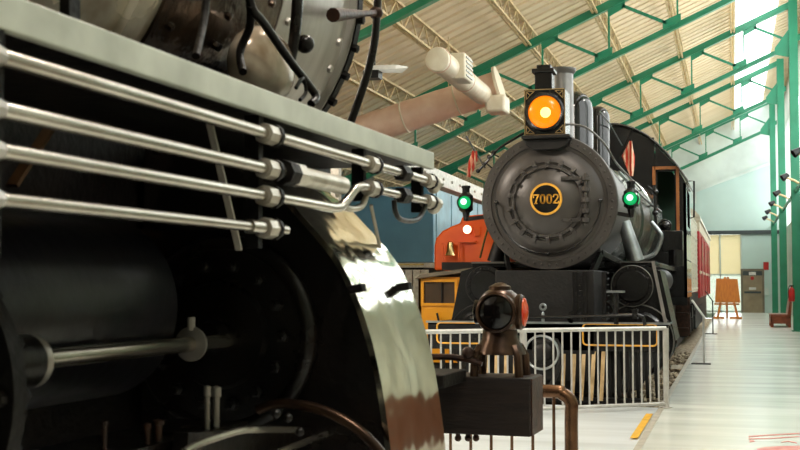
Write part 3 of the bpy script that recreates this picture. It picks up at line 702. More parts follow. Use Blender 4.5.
# boiler
m = MB(); m.lathe((X7,17.1,Z7),(0,1,0),[(k7*.95,0),(k7*.95,.9),(k7*.985,.92),(k7*.985,1.0),(k7*.955,1.02),(k7*.98,2.2),(k7*1.01,2.22),(k7*1.01,2.3),(k7*.985,2.32),(k7*1.06,3.6),(k7*1.10,3.62),(k7*1.10,3.7),(k7*1.12,3.72),(k7*1.17,5.4)],72); m.build('boiler', M_boiler, en)
# side handrail + pipes
def ang(y, r, deg): return Vector((X7+r*math.cos(math.radians(deg)), y, Z7+r*math.sin(math.radians(deg))))
m = MB(); m.tube([F(565,124,15.2),F(585,127,15.25),F(603,142,15.35),F(613,158,15.6)]+[ang(y,k7*1.09,38) for y in (16.5,18.5,20.5,22.2)], .014, 8, 4); m.build('handrail', M_stack, en)
m = MB(); m.tube([F(524,133,15.2),F(512,140,15.2),F(497,150,15.2),F(486,163,15.2),F(478,171,15.2)], .018, 8, 4)
for px,py in ((478,171),(489,157),(494,152),(484,164)): m.ball(F(px,py,15.2),.03)
m.bar(F(488,151,15.2),F(499,157,15.2),.02,.02); m.bar(F(486,163,15.2),F(492,168,15.2),.02,.02)
m.build('handrail', M_loco, en)
m = MB(); m.tube([ang(16.4,k7*1.04,33),ang(18.5,k7*1.06,24),ang(20.0,k7*1.1,20),ang(22.2,k7*1.18,16)],.02,8,3); m.build('boiler_pipe', M_steel, en)
# class lamps
for (px,py,side) in ((466,203,-1),(631,199,1)):
    yy = 15.35; c = P(px,py,Y=yy)
    m = MB(); m.cyl(c+Vector((0,0,-.1)),c+Vector((0,0,.1)),.095,n=20); m.lathe(c+Vector((0,0,.1)),(0,0,1),[(.09,0),(.05,.04),(.05,.1),(.06,.1),(.06,.13),(.01,.14)],14); m.lathe(c-Vector((0,0,.1)),(0,0,-1),[(.09,0),(.05,.03),(.03,.14)],14)
    lo = m.build('marker_lamp', M_loco, en)
    m = MB(); m.lathe(c,(.02,-1,0),[(.108,.06),(.108,.1),(.09,.12),(.085,.1)],20,caps=False); m.build('lens_rim', M_loco, lo)
    m = MB(); m.lathe(c,(.02,-1,0),[(.088,.09),(.07,.115),(.005,.13)],20); m.build('lens', M_greenl, lo, 'lit green lens')
    m = MB(); m.lathe(c+Vector((-.005,-.125,.01)),(.02,-1,0),[(.042,0),(.005,.01)],14); m.build('glow_spot', M_greenhot, lo)
    m = MB(); m.lathe(c,(side,0,0),[(.07,.06),(.07,.1),(.005,.115)],16); m.build('lens', M_greenl, lo)
    e = Vector((X7+side*k7*.97,yy,c.z-.12))
    m = MB(); m.bar(c-Vector((0,0,.2)),(c.x,yy,c.z-.24),.06,.06); m.bar(Vector((c.x,yy,c.z-.22)),e-Vector((side*.04,0,.06)),.06,.05); m.build('lamp_bracket', M_locodull, en)
# running boards
for side in (1,-1):
    xo = X7+side*1.26; xi = X7+side*.55
    z = P(640,262,Y=16.6).z
    m = MB(); m.box(min(xi,xo),max(xi,xo),16.5,22.4,z-.07,z); m.bar((X7+side*.62,15.4,z+.10),(X7+side*.80,16.2,z-.03),.05,.08); m.box(min(X7+side*.75,xo),max(X7+side*.75,xo),16.1,16.5,z-.07,z); m.build('running_board', M_loco, en, bevel=.005)
    m = MB(); m.box(min(X7+side*.75,xo),max(X7+side*.75,xo),16.07,16.1,z-.02,z+.005); m.bar((X7+side*.60,15.36,z+.14),(X7+side*.76,16.07,z),.03,.03); m.build('board_edge', M_stack, en)
    # steam pipe, braces
    m = MB(); a = P(624,222,Y=16.4); b = P(636,260,Y=16.4)
    dxa = (a.x-X7)*side; dxb = (b.x-X7)*side
    m.cyl((X7+dxa,16.4,a.z),(X7+dxb,16.4,z),.085,.12,n=18); m.build('steam_pipe', M_steel if side == 1 else M_locodull, en)
    m = MB(); m.bar((X7+side*.5,14.6,Z7-.75),(X7+side*1.0,15.9,.98),.05,.09) if False else m.bar((X7+side*.62,15.3,z+.08),(X7+side*.32,14.5,1.0),.05,.09); m.build('smokebox_brace', M_loco, en)
    # valve chest and cylinder
    vx = X7+side*1.0; c = P(632,286,Y=15.7); vz = c.z; vx = X7+side*(c.x-X7)
    m = MB(); m.lathe((vx,15.7,vz),(0,1,0),[(.02,-.04),(.2,-.035),(.22,0),(.265,.0),(.265,.06),(.25,.07),(.25,1.3),(.265,1.31),(.265,1.36),(.02,1.4)],40)
    for i in range(14):
        an = 2*PI*i/14; m.rivet((vx+.24*math.cos(an),15.7,vz+.24*math.sin(an)),(0,-1,0),.018)
    m.build('valve_chest', M_loco, en)
    m = MB(); m.ring((vx,15.71,vz),(0,1,0),.268,.010,44,6); m.build('chest_rim', M_stack if side == 1 else M_locodull, en)
    cz = vz-.72; cxx = vx+side*.05
    m = MB(); m.lathe((cxx,15.75,cz),(0,1,0),[(.02,-.06),(.36,-.05),(.4,0),(.47,.0),(.47,.06),(.44,.07),(.44,1.2),(.47,1.21),(.47,1.27),(.02,1.3)],44); m.build('cylinder', M_loco, en)
    m = MB(); m.ring((cxx,15.76,cz),(0,1,0),.475,.012,44,6); m.build('cylinder_rim', M_stack if side == 1 else M_locodull, en)
    m = MB(); m.quadring([[(vx+side*.1,15.8,vz+.28),(vx+side*.36,15.8,vz+.2),(cxx+side*.5,15.8,cz),(cxx+side*.1,15.8,cz-.3)],[(vx+side*.1,17.0,vz+.28),(vx+side*.36,17.0,vz+.2),(cxx+side*.5,17.0,cz),(cxx+side*.1,17.0,cz-.3)]]); m.build('cylinder_jacket', M_loco, en)
m = MB(); m.tube([P(651,222,Y=17.5),P(660,233,Y=17.5),P(661,240,Y=17.5),P(655,253,Y=17.5),P(645,258,Y=17.5),P(636,257,Y=17.5)],.035,10,4)
m.build('feed_pipe', M_steel, en)
c = P(672,241,Y=18.0); 
m = MB(); m.box(c.x-.14,c.x+.16,17.85,18.3,c.z-.17,c.z+.15); m.build('lubricator_box', M_loco, en, bevel=.01)
m = MB(); c = P(665,226,Y=18.2); m.ball(c,.08); m.cyl(c-Vector((0,0,.2)),c,.05); m.ring(c,(.3,-1,0),.09,.014,20,6); m.build('check_valve', M_loco, en)
m = MB(); c = P(659,205,Y=19.5); m.cyl(P(654,185,Y=19.5),P(656,225,Y=19.5),.025,n=8); m.ball(P(655,192,Y=19.5),.05); m.ball(P(655,213,Y=19.5),.05); m.cyl(P(648,186,Y=19.5),P(655,192,Y=19.5),.014,n=8); m.build('injector_pipe', M_loco, en)
# side reservoir
c = P(676,280,Y=17.2)
m = MB(); m.lathe((-1.1,17.4,c.z),(0,1,0),[(.01,-.06),(.12,-.04),(.17,.03),(.18,.1),(.18,1.8),(.01,1.9)],28); m.build('air_reservoir', M_locodull, en)
m = MB(); m.cyl(P(676,250,Y=17.6),P(676,266,Y=17.6),.11,n=18); m.build('air_pump', M_loco, en)
m = MB(); m.bar(P(653,262,Y=15.75),P(667,330,Y=15.3),.04,.03,(0,1,0)); m.build('step_hanger', M_stack, en)
# frames, pilot beam
m = MB(); m.box(X7-.62,X7+.62,14.55,22.3,.25,1.62); m.build('frame', M_locodull, en, bevel=.01)
m = MB()
for px in (575,585,604): 
    a = P(px,272,Y=14.55); m.box(a.x-.025,a.x+.025,14.50,14.56,1.0,1.6)
for i in range(9):
    m.rivet((P(580,272,Y=14.5).x,14.5,1.02+i*.07),(0,-1,0),.014); m.rivet((P(609,272,Y=14.5).x-.02,14.54,1.02+i*.07),(0,-1,0),.014)
m.build('frame_ribs', M_loco, en)
zp1 = P(620,324,Y=14.55).z; zp0 = P(620,350,Y=14.55).z
m = MB(); m.box(X7-1.5,X7+1.5,14.55,14.85,zp0-.02,zp1); m.box(X7-1.5,X7+1.5,14.55,16.0,zp1-.03,zp1); m.build('pilot_beam', M_loco, en, bevel=.008)
m = MB(); m.box(X7-1.52,X7+1.52,14.53,14.57,zp1-.005,zp1+.02); m.build('beam_edge', M_steel, en)
for x0, x1 in ((583,657),):
    a, b = P(x0,345,Y=14.54), P(x1,324.5,Y=14.54)
    for sgn in (1,-1):
        xa, xb = (a.x,b.x) if sgn == 1 else (2*X7-b.x, 2*X7-a.x)
        R = .05; pts = []
        for (cx_,cz_,s0) in ((xb-R,b.z-R,0),(xa+R,b.z-R,90),(xa+R,a.z+R,180),(xb-R,a.z+R,270)):
            for i in range(5): an = math.radians(s0+i*22.5); pts.append((cx_+R*math.cos(an),14.54,cz_+R*math.sin(an)))
        pts.append(pts[0]); m = MB(); m.tube(pts,.012,6); m.build('gold_pinstripe', M_gold, en)
m = MB(); m.tube([P(x,y,Y=14.35) for x,y in ((470,318),(543,317),(600,316),(638,315),(643,317),(645,325))],.022,8); m.build('uncoupling_bar', M_loco, en)
m = MB(); c = P(635,314,Y=14.35); m.box(c.x-.03,c.x+.03,14.3,14.5,c.z-.06,c.z+.06); m.build('bar_bracket', M_loco, en)
a = P(616,291,Y=14.4)
m = MB(); m.box(a.x-.1,a.x+.1,14.25,14.5,a.z-.02,a.z+.005); m.build('step_plate', M_steel, en)
m = MB(); m.cyl((a.x,14.4,zp1),(a.x,14.4,a.z-.02),.03,n=10); m.bar((a.x-.08,14.4,a.z-.12),(a.x,14.4,a.z-.25),.03,.03); m.build('step_post', M_loco, en)
m = MB(); c = P(543,306,Y=14.4)
m.tube([P(543,322,Y=14.4),P(543,313,Y=14.4)],.02,8); m.ring(P(543,307,Y=14.4),(0,1,0),.035,.014,16,6); m.ring(P(543,315,Y=14.4),(1,0,0),.035,.012,16,6); m.build('safety_chain', M_steel, en)
# coupler and hoses
m = MB(); c = P(543,352,Y=14.2); m.box(c.x-.13,c.x+.13,14.15,14.6,c.z-.15,c.z+.15); m.lathe((c.x,14.2,c.z),(0,-1,0),[(.12,0),(.13,.06),(.08,.12),(.01,.13)],20); m.build('coupler', M_locodull, en, bevel=.03)
m = MB(); m.ring((c.x,14.1,c.z),(0,-1,0),.2,.016,30,8); m.build('coupler_ring', M_steel, en)
m = MB(); m.tube([P(556,340,Y=14.3),P(560,352,Y=14.15),P(557,372,Y=14.1),P(549,388,Y=14.15)],.03,8,4); m.build('air_hose', M_locodull, en)
# pilot (cow catcher): slats fan from the beam down to the rail
for s_ in (1,-1):
    for i, (px_t, px_b) in enumerate(((564,562),(574.5,572),(584,581),(594,591),(603.5,601))):
        a = P(px_t,353,Y=14.55); b = P(px_b,397,Y=14.4)
        xt, xb_ = (a.x,b.x) if s_ == 1 else (2*X7-a.x, 2*X7-b.x)
        m = MB(); m.bar((xt,14.6,zp0+.05),(xb_,14.42,.03),.045,.04,(0,1,0)); m.build('pilot_slat', M_tan, en)
    for i in range(6):
        xt = X7+s_*(.78+i*.11); m = MB(); m.bar((xt,14.66,zp0),(xt+s_*.02,14.6+i*.05,.05),.04,.04,(0,1,0)); m.build('pilot_slat', M_locodull, en)
m = MB(); m.box(X7-1.2,X7+1.2,14.42,14.6,-.0,.06); m.build('pilot_foot', M_locodull, en)
m = MB(); m.quadring([[(X7+s*1.0,14.8+abs(t)*0,zp0) for s,t in ((-1,0),(1,0))]+[(X7+1.45,15.3,zp0+.05),(X7-1.45,15.3,zp0+.05)],[(X7-.9,14.75,.1),(X7+.9,14.75,.1),(X7+1.1,15.3,.1),(X7-1.1,15.3,.1)]]) ; m.build('pilot_plate', M_locodull, en)
# wheels
def wheel7(x, y, r):
    zc_ = r-.06
    m = MB(); m.lathe((x,y,zc_),(1,0,0),[(r*.15,-.1),(r-.07,-.08),(r+.03,-.07),(r,-.03),(r,.07),(r-.07,.08),(r-.08,.02),(r*.25,.03),(r*.2,.1),(.01,.1)],44)
    return m.build('wheel', M_locodull, en)
for s_ in (1,-1):
    for y, r in ((15.4,.42),(17.2,.42),(19.0,.95),(21.1,.95),(23.4,.6)): wheel7(X7+s_*.74, y, r)
m = MB(); m.bar((X7+.92,17.0,.85),(X7+.92,21.1,.85),.06,.12); m.build('side_rod', M_steel, en)
# cab
Yc = 22.4
xr = P(686,190,Y=Yc).x; hw = xr-X7
w0, w1 = P(655,233,Y=Yc), P(677,168,Y=Yc)
ztop, zeave = P(612,126,Y=Yc).z, P(686,183,Y=Yc).z
arc = []
for i in range(17):
    t = -1+2*i/16; arc.append((X7+hw*t, zeave+(ztop-zeave)*(1-abs(t)**2.2)))
wl, wr, wb, wt = w0.x, w1.x, w0.z, w1.z
zb = 1.2
m = MB()
def front(pts, y0=Yc, y1=Yc+.06): m.quadring([[(x,y,z) for x,z in pts] for y in (y0,y1)])
front([(wr,zb),(X7+hw,zb),(X7+hw,zeave-.02)]+[(x,z) for x,z in reversed(arc) if x>wr]+[(wr,wt)])
front([(wl,zb),(wr,zb),(wr,wb),(wl,wb)])
front([(wl,wt),(wr,wt)]+[(x,z) for x,z in reversed(arc) if wl<=x<=wr])
lx0, lx1 = 2*X7-wr, 2*X7-wl
front([(lx1,zb),(wl,zb)]+[(wl,z_) for z_ in ([z for x,z in arc if x<=wl][-1],)]+[(x,z) for x,z in reversed(arc) if lx1<x<wl]+[(lx1,wt)])
front([(X7-hw,zb),(lx0,zb),(lx0,wt)]+[(x,z) for x,z in reversed(arc) if x<lx0]+[(X7-hw,zeave-.02)])
front([(lx0,zb),(lx1,zb),(lx1,wb),(lx0,wb)]); front([(lx0,wt),(lx1,wt)]+[(x,z) for x,z in reversed(arc) if lx0<=x<=lx1])
m.build('cab_front', M_loco, en)
for s_ in (1,-1):
    x0 = X7+s_*hw
    m = MB(); m.box(min(x0,x0-s_*.05),max(x0,x0-s_*.05),Yc,Yc+.5,zb,zeave); m.box(min(x0,x0-s_*.05),max(x0,x0-s_*.05),Yc+.5,Yc+1.9,zb,2.55); m.box(min(x0,x0-s_*.05),max(x0,x0-s_*.05),Yc+.5,Yc+1.9,3.25,zeave); m.box(min(x0,x0-s_*.05),max(x0,x0-s_*.05),Yc+1.9,Yc+2.4,zb,zeave); 
    for zz in (1.3,1.9,2.45,3.35):
        for q in range(22): m.rivet((x0,Yc+.06+q*.107,zz),(s_,0,0),.012)
    m.build('cab_side', M_gloss, en)
m = MB(); m.quadring([[(X7+(x-X7)*1.03,y,z+.015) for x,z in arc]+[(X7+(x-X7)*1.03,y,z+.055) for x,z in reversed(arc)] for y in (Yc-.1,Yc+2.6)]); m.build('cab_roof', M_loco, en)
m = MB(); m.tube([(X7+(x-X7)*1.03,Yc-.11,z+.035) for x,z in arc],.013,6); m.build('roof_highlight', M_stack, en)  # grey tube stands for the highlight along the cab roof rim
m = MB(); m.quadring([[(X7-hw+.06,y,zb),(X7+hw-.06,y,zb)]+[(X7+(x-X7)*.95,y,z-.03) for x,z in reversed(arc)] for y in (Yc+1.7,Yc+1.75)]); m.build('cab_interior', M_cabgreen, en)
for (a0,a1) in ((wl,wr),(lx0,lx1)):
    m = MB(); e = .035
    m.box(a0-e,a0+.02,Yc-.03,Yc,wb-e,wt+e); m.box(a1-.02,a1+e,Yc-.03,Yc,wb-e,wt+e); m.box(a0,a1,Yc-.03,Yc,wt-.02,wt+e); m.box(a0,a1,Yc-.03,Yc,wb-e,wb+.02); cf = m.build('cab_window_frame', M_cabwood, en)
    m = MB(); m.box(a0+.02,a0+.05,Yc+.01,Yc+.04,wb,wt); m.box(a1-.05,a1-.02,Yc+.01,Yc+.04,wb,wt); m.box(a0,a1,Yc+.01,Yc+.04,wt-.06,wt-.02); m.build('window_sash', M_locodull, cf)
m = MB(); m.tube([P(686,185,Y=24.8),P(687,181,Y=24.8),P(694,181,Y=24.8),P(694,217,Y=24.8),P(688,219,Y=24.8)],.018,8); m.build('cab_grab_rail', M_loco, en)
m = MB(); m.box(X7-.9,X7+.9,Yc+.1,Yc+2.3,.5,1.2); m.build('ash_pan', M_locodull, en)
# whistle rope
m = MB(); m.tube([P(600,112,Y=20),P(610,124,Y=20.5),P(622,145,Y=21.5)],.012,6); m.build('pull_cord', M_steel, en)
m = MB(); c = P(622,134,Y=23.2); m.box(c.x-.28,c.x+.28,23.0,23.6,ztop-.2,c.z+.02); m.build('roof_vent', M_duct, en, bevel=.02)
# flags
def flag(name, lab, s0, s1, cl, Y):
    t = thing(name, lab, 'flag', P(*s0,Y=Y), 'small flags on the 7002 locomotive')
    m = MB(); m.cyl(P(*s0,Y=Y),P(*s1,Y=Y),.012,n=8); m.build('staff', M_loco, t)
    m = MB(); rows = []
    for (xa,xb,y) in cl:
        a, b = P(xa,y,Y=Y-.02), P(xb,y,Y=Y-.02); row = []
        nn = 14
        for i in range(nn+1):
            u = i/nn; p = a.lerp(b,u); p.y += .035*math.sin(u*3.2*PI+y*.1); row.append(p)
        for i in range(nn,-1,-1):
            u = i/nn; p = a.lerp(b,u); p.y += .035*math.sin(u*3.2*PI+y*.1)+.012; row.append(p)
        rows.append(row)
    m.quadring(rows); m.build('cloth', M_flag, t, ang=60)
flag('flag','furled red striped flag on the headlight-left handrail, above the green lamp',(485,168),(466,136),[(472,477,151),(469,477,160),(468,474,168),(467,470,177)],15.2)
flag('flag','red and white striped flag in front of the cab beside the right green lamp',(619,158),(632,129),[(629,632,141),(625,633,149),(621.5,634.5,156),(625,634.5,164),(630,633,176)],15.9)

# track for 7002
for s_ in (1,-1):
    x = X7+s_*.74; m = MB(); m.box(x-.035,x+.035,14.6,60,-.10,-.06); m.box(x-.012,x+.012,14.6,60,-.2,-.10); m.box(x-.07,x+.07,14.6,60,-.22,-.2)
    o = m.build('rail', M_rail); tag(o, 'steel rail under the 7002 locomotive, %s' % ('beside the platform' if s_==1 else 'away from the platform'), 'rail', 'rails of the 7002 track')
for i in range(18):
    y = 14.75+.62*i; m = MB(); m.box(X7-1.3,X7+1.3,y,y+.22,-.32,-.222); o = m.build('sleeper', M_sleeper); tag(o, 'dark wooden sleeper lying in the gravel under the 7002 track', 'sleeper', 'sleepers of the 7002 track')
# ballast stones near the platform
st = MB()
for i in range(900):
    x = random.uniform(X7+.45,-.88); y = 14.4+random.random()**1.6*14; r = random.uniform(.03,.07)
    s0 = len(st.v); st.ball((x,y,-.28+random.uniform(0,.1)+max(0,.16*(x-X7-.9))), r, (1,random.uniform(.7,1.2),.7), 6, 4)
tag(st.build('gravel', M_ballast, ang=10), 'tan gravel ballast beside the rail behind the silver fence', 'gravel', kind='stuff')

# tender and coach
xt = -.93
t = thing('tender', 'rivet-sided tender, reflected light painted cream, coupled behind the 7002 cab', 'tender', (X7,29,-.06))
m = MB(); m.box(2*X7-xt,xt,25.6,33.0,1.25,3.1)
for z in (1.32,1.95,2.6,3.03):
    y = 25.7
    while y < 33: m.rivet((xt,y,z),(1,0,0),.018); y += .16
for y in (25.7,27.5,29.3,31.1,32.9):
    z = 1.35
    while z < 3.0: m.rivet((xt,y,z),(1,0,0),.018); z += .12
m.build('tank', M_tender, t)
m = MB(); m.box(2*X7-xt,xt,25.4,33.2,1.0,1.22); m.build('underframe', M_locodull, t)
m = MB(); m.box(X7-.6,X7+.6,26.2,32.6,.3,1.0); m.build('truck_frame', M_locodull, t)
for y in (26.6,28.2,30.4,32.0):
    for s_ in (1,-1):
        m = MB(); r = .45; m.lathe((X7+s_*.74,y,r-.06),(1,0,0),[(.1,-.08),(r+.03,-.07),(r,-.03),(r,.07),(r-.08,.07),(.1,.09),(.01,.1)],28); m.build('wheel', M_locodull, t)
for y in (27.4,31.2):
    m = MB(); m.box(xt-.22,xt-.12,y-1.5,y+1.5,.42,.72); m.box(xt-.2,xt-.08,y-.3,y+.3,.25,.9)
    for q in (-1.1,1.1): m.box(xt-.24,xt-.04,y+q-.18,y+q+.18,.3,.62)
    for q in (-.2,0,.2): m.cyl((xt-.15,y+q,.3),(xt-.15,y+q,.6),.07,n=10)
    m.build('truck_side', M_locodull, t)
m = MB(); m.box(2*X7-xt+.3,xt-.3,25.4,33.2,.05,1.0); m.build('tank_well', M_locodull, t)
m = MB(); m.bar((xt-.1,25.45,.35),(xt-.1,25.45,1.2),.04,.3,(1,0,0)); m.box(xt-.25,xt+.02,25.3,25.6,.5,.53); m.box(xt-.25,xt+.02,25.3,25.6,.82,.85); m.build('step', M_rust, t)
t = thing('passenger_coach', 'red passenger coach with cream letterboard behind the tender', 'railway coach', (X7,42,-.06))
xc = -.90
m = MB(); m.box(2*X7-xc,xc,34.2,50,1.05,2.95); m.build('body', M_coach, t, bevel=.02)
m = MB(); m.box(2*X7-xc-.01,xc+.01,34.2,50,2.95,3.25); m.build('letterboard', M_coachc, t)
m = MB(); pts = [(X7+1.42*math.cos(a),3.25+.6*math.sin(a)) for a in [PI*i/14 for i in range(15)]]
m.quadring([[(x,y,z) for x,z in pts] for y in (34.1,50.1)]); m.build('roof', M_tender, t)
m = MB(); m.box(xc-.01,xc+.02,34.2,50,1.75,1.83); m.build('belt_stripe', M_coachc, t)
for y in (36,40,44,47):
    m = MB(); m.box(xc-.01,xc+.025,y,y+.9,1.1,2.85); dd = m.build('door', M_coach, t); m = MB(); m.box(xc+.0,xc+.03,y+.15,y+.75,2.1,2.7); m.build('pane', M_lens, dd)
m = MB(); m.box(X7-1.2,X7+1.2,34.4,49.8,.7,1.05); m.build('underframe', M_locodull, t)
for y in (36,38,46,48):
    for s_ in (1,-1):
        m = MB(); r = .45; m.lathe((X7+s_*.74,y,r-.06),(1,0,0),[(.1,-.08),(r+.03,-.07),(r,-.03),(r,.07),(r-.08,.07),(.1,.09),(.01,.1)],28); m.build('wheel', M_locodull, t)
m = MB(); m.box(X7-1.0,xc-.15,35.0,49.4,.15,.75); m.build('truck_frame', M_locodull, t)

# ================================================================ ORANGE DIESEL, YELLOW RAILCAR, BLUE CAR
Yo = 22.0
t = thing('diesel_locomotive', 'bright orange diesel locomotive nose with lit headlamp and brass bell', 'locomotive', (-5.0,24,-.06))
m = MB(); pr = [P(x,y,Y=Yo) for x,y in ((434,266),(434,246),(436,238),(442,231),(452,226),(460,223),(462,216),(486,214),(497,214),(497,272),(434,270))]
m.quadring([[(p.x,y,p.z) for p in pr] for y in (Yo,Yo+6)]); m.build('nose_hood', M_orange, t, bevel=.04)
c = P(467.5,229.5,Y=Yo-.03)
m = MB(); m.cyl((c.x,Yo-.06,c.z),(c.x,Yo,c.z),.095,n=20); hb = m.build('headlamp', M_orange, t)
m = MB(); m.lathe((c.x,Yo-.06,c.z),(0,-1,0),[(.08,0),(.06,.02),(.005,.03)],20); m.build('lens', M_whitel, hb, 'lit pale lens')
m = MB(); m.box(P(460,0,Y=Yo).x,P(476,0,Y=Yo).x,Yo-.12,Yo,P(470,241,Y=Yo).z-.03,P(470,241,Y=Yo).z); m.build('number_shelf', M_orange, t)
c = P(450.5,244,Y=Yo-.2)
m = MB(); m.lathe(c,(0,0,-1),[(.02,-.05),(.05,-.03),(.065,.05),(.075,.14),(.115,.22),(.10,.22),(.02,.2)],20); bell = m.build('bell', M_brass, t)
m = MB(); m.bar(c+Vector((-.16,0,.02)),c+Vector((.16,0,.02)),.03,.03); m.bar(c+Vector((-.16,0,.02)),c+Vector((-.16,0,-.3)),.03,.03); m.bar(c+Vector((.16,0,.02)),c+Vector((.16,0,-.3)),.03,.03); m.bar(c+Vector((0,0,.02)),c+Vector((0,.2,.02)),.03,.03); m.build('bell_yoke', M_orange, bell)
m = MB(); a, b = P(443,270,Y=Yo-.3), P(500,262,Y=Yo-.3); m.box(a.x,b.x+.3,Yo-.4,Yo+6,a.z,b.z); m.build('walkway', M_locodull, t)
m = MB(); m.box(a.x+.1,b.x+.2,Yo-.1,Yo+6,.55,a.z); m.build('underframe', M_locodull, t)
for y in (Yo+.9,Yo+2.9,Yo+4.9):
    for x in (a.x+.2,a.x+1.2):
        m = MB(); r = .45; m.lathe((x,y,r-.06),(1,0,0),[(.1,-.08),(r+.03,-.07),(r,-.03),(r,.07),(.1,.09),(.01,.1)],28); m.build('wheel', M_locodull, t)
m = MB(); m.tube([P(480,258,Y=Yo-.35),P(485,238,Y=Yo-.35),P(492,215,Y=Yo-.35)],.02,8); m.build('handrail', M_brass, t)
m = MB(); c = P(478,231,Y=Yo); m.box(c.x-.06,c.x+.05,Yo-.05,Yo,c.z-.1,c.z+.08); m.build('marker_plate', M_orange, t, bevel=.01)

Yy = 18.5
t = thing('railcar', 'small yellow rail maintenance car with a side window, below the orange nose', 'railcar', (-4.3,19.2,-.06))
a, b = P(418.5,362,Y=Yy), P(476,277,Y=Yy)
wa, wb_ = P(424,303,Y=Yy), P(455,282,Y=Yy)
m = MB()
for (x0,x1,z0,z1) in ((a.x,wa.x,a.z,b.z),(wb_.x,b.x,a.z,b.z),(wa.x,wb_.x,a.z,wa.z),(wa.x,wb_.x,wb_.z,b.z)): m.box(x0,x1,Yy,Yy+.05,z0,z1)
m.box(a.x,a.x+.05,Yy,Yy+1.6,a.z,b.z); m.box(b.x-.05,b.x,Yy,Yy+1.6,a.z,b.z); m.box(a.x,b.x,Yy+1.55,Yy+1.6,a.z,b.z); m.build('body', M_yelveh, t)
m = MB(); e = .045
for (x0,x1,z0,z1) in ((wa.x-e,wa.x,wa.z-e,wb_.z+e),(wb_.x,wb_.x+e,wa.z-e,wb_.z+e),(wa.x,wb_.x,wa.z-e,wa.z),(wa.x,wb_.x,wb_.z,wb_.z+e)): m.box(x0,x1,Yy-.03,Yy,z0,z1)
wf = m.build('window_frame', M_yelveh, t)
m = MB(); m.box(wa.x,wb_.x,Yy+.02,Yy+.03,wa.z,wb_.z); m.build('pane', M_glassd, wf)
m = MB(); mx_ = (wa.x*.42+wb_.x*.58); m.box(mx_-.012,mx_+.012,Yy-.02,Yy+.02,wa.z,wb_.z); m.build('mullion', M_locodull, wf)
m = MB(); r0, r1 = P(415,279,Y=Yy-.1), P(480,270.5,Y=Yy-.1)
m.quadring([[(r0.x,y,r0.z),(b.x+.1,y,r1.z),(b.x+.1,y,r1.z+.06),(r0.x+.1,y,r0.z+.08)] for y in (Yy-.12,Yy+1.7)]); m.build('roof', M_doorfr, t, bevel=.01)
c = P(447,325,Y=Yy-.1)
m = MB(); m.box(c.x-.12,b.x,Yy-.16,Yy,c.z-.25,c.z+.05); m.tube([P(437,313,Y=Yy-.1),P(439,322,Y=Yy-.1),P(444,323,Y=Yy-.1)],.02,6); m.build('engine_box', M_locodull, t)
m = MB(); m.box(a.x+.1,b.x-.1,Yy+.05,Yy+1.5,a.z-.16,a.z); m.build('chassis', M_locodull, t)
for y in (Yy+.2,Yy+1.3):
    for x in (a.x+.3,b.x-.3):
        m = MB(); r = (a.z+.0+.3)/2; m.lathe((x,y,-.3+r),(1,0,0),[(.03,-.05),(r,-.04),(r,.04),(.03,.05)],20); m.build('wheel', M_locodull, t)

Yb = 29.0
t = thing('freight_car', 'steel blue freight car with pale ribbed side, behind the orange nose', 'freight car', (-10,33,-.3))
c0 = P(433,262,Y=Yb); ztb = P(433,186,Y=Yb).z
xl = c0.x-4.2
m = MB(); m.box(xl,c0.x,Yb,Yb+.1,c0.z,ztb); m.build('end_panel', M_blue, t)
m = MB(); m.box(c0.x-.1,c0.x,Yb+.1,Yb+9,c0.z,ztb)
y = Yb+.3
while y < Yb+9: m.box(c0.x,c0.x+.03,y,y+.1,c0.z,ztb-.1); y += 1.7
m.build('ribbed_side', M_blue2, t, 'pale blue ribbed side')
m = MB(); m.box(xl,c0.x-.1,Yb+.1,Yb+9,c0.z,ztb); m.build('body', M_blue, t)
m = MB(); m.box(xl,c0.x+.35,Yb-.15,Yb+9.1,c0.z-.14,c0.z-.02); m.build('sill', M_fit, t)
m = MB(); m.box(xl,c0.x-.2,Yb-.18,Yb-.12,c0.z-.09,c0.z-.04); m.build('sill_stripe', M_brass, t)
m = MB(); m.box(xl+.3,c0.x-.3,Yb+.2,Yb+8.8,.6,c0.z-.14); m.build('underframe', M_locodull, t)
for y in (Yb+1,Yb+2.8,Yb+6,Yb+7.8):
    for x in (c0.x-.6,c0.x-2.1):
        m = MB(); r = .45; m.lathe((x,y,r-.3),(1,0,0),[(.1,-.08),(r+.03,-.07),(r,-.03),(r,.07),(.1,.09),(.01,.1)],24); m.build('wheel', M_locodull, t)
m = MB()
for px in (395,402,410,418,426): q = P(px,285,Y=Yb-.3); m.box(q.x-.1,q.x+.08,Yb-.4,Yb-.3,-.3,c0.z-.2)
m.box(P(388,285,Y=Yb).x,P(432,285,Y=Yb).x,Yb-.42,Yb-.3,.9,1.02); o = m.build('railing', M_fit); tag(o, 'pale post railing below the blue freight car', 'railing')
# pale beam crossing behind the 7002 smokebox
a, b = P(418,172,X=-5.4), P(488,199,X=-5.4)
t = thing('steel_beam', 'pale bolted steel beam running past the blue freight car towards the 7002 smokebox', 'beam', a)
d_ = (b-a).normalized()
m = MB(); m.bar(a-d_*5,b+d_*8,.25,.3); m.build('beam_body', M_fit, t, bevel=.01)
m = MB(); q = 0
while q < (b-a).length+6: m.rivet(a+d_*q+Vector((.125,0,0)),(1,0,0),.03); q += .7
m.build('bolts', M_fit, t)
m = MB()
for q in (-4.5,(b-a).length+7):
    s0 = a+d_*q; m.bar((s0.x,s0.y,-.3),s0,.12,.12)
m.build('post', M_fit, t)

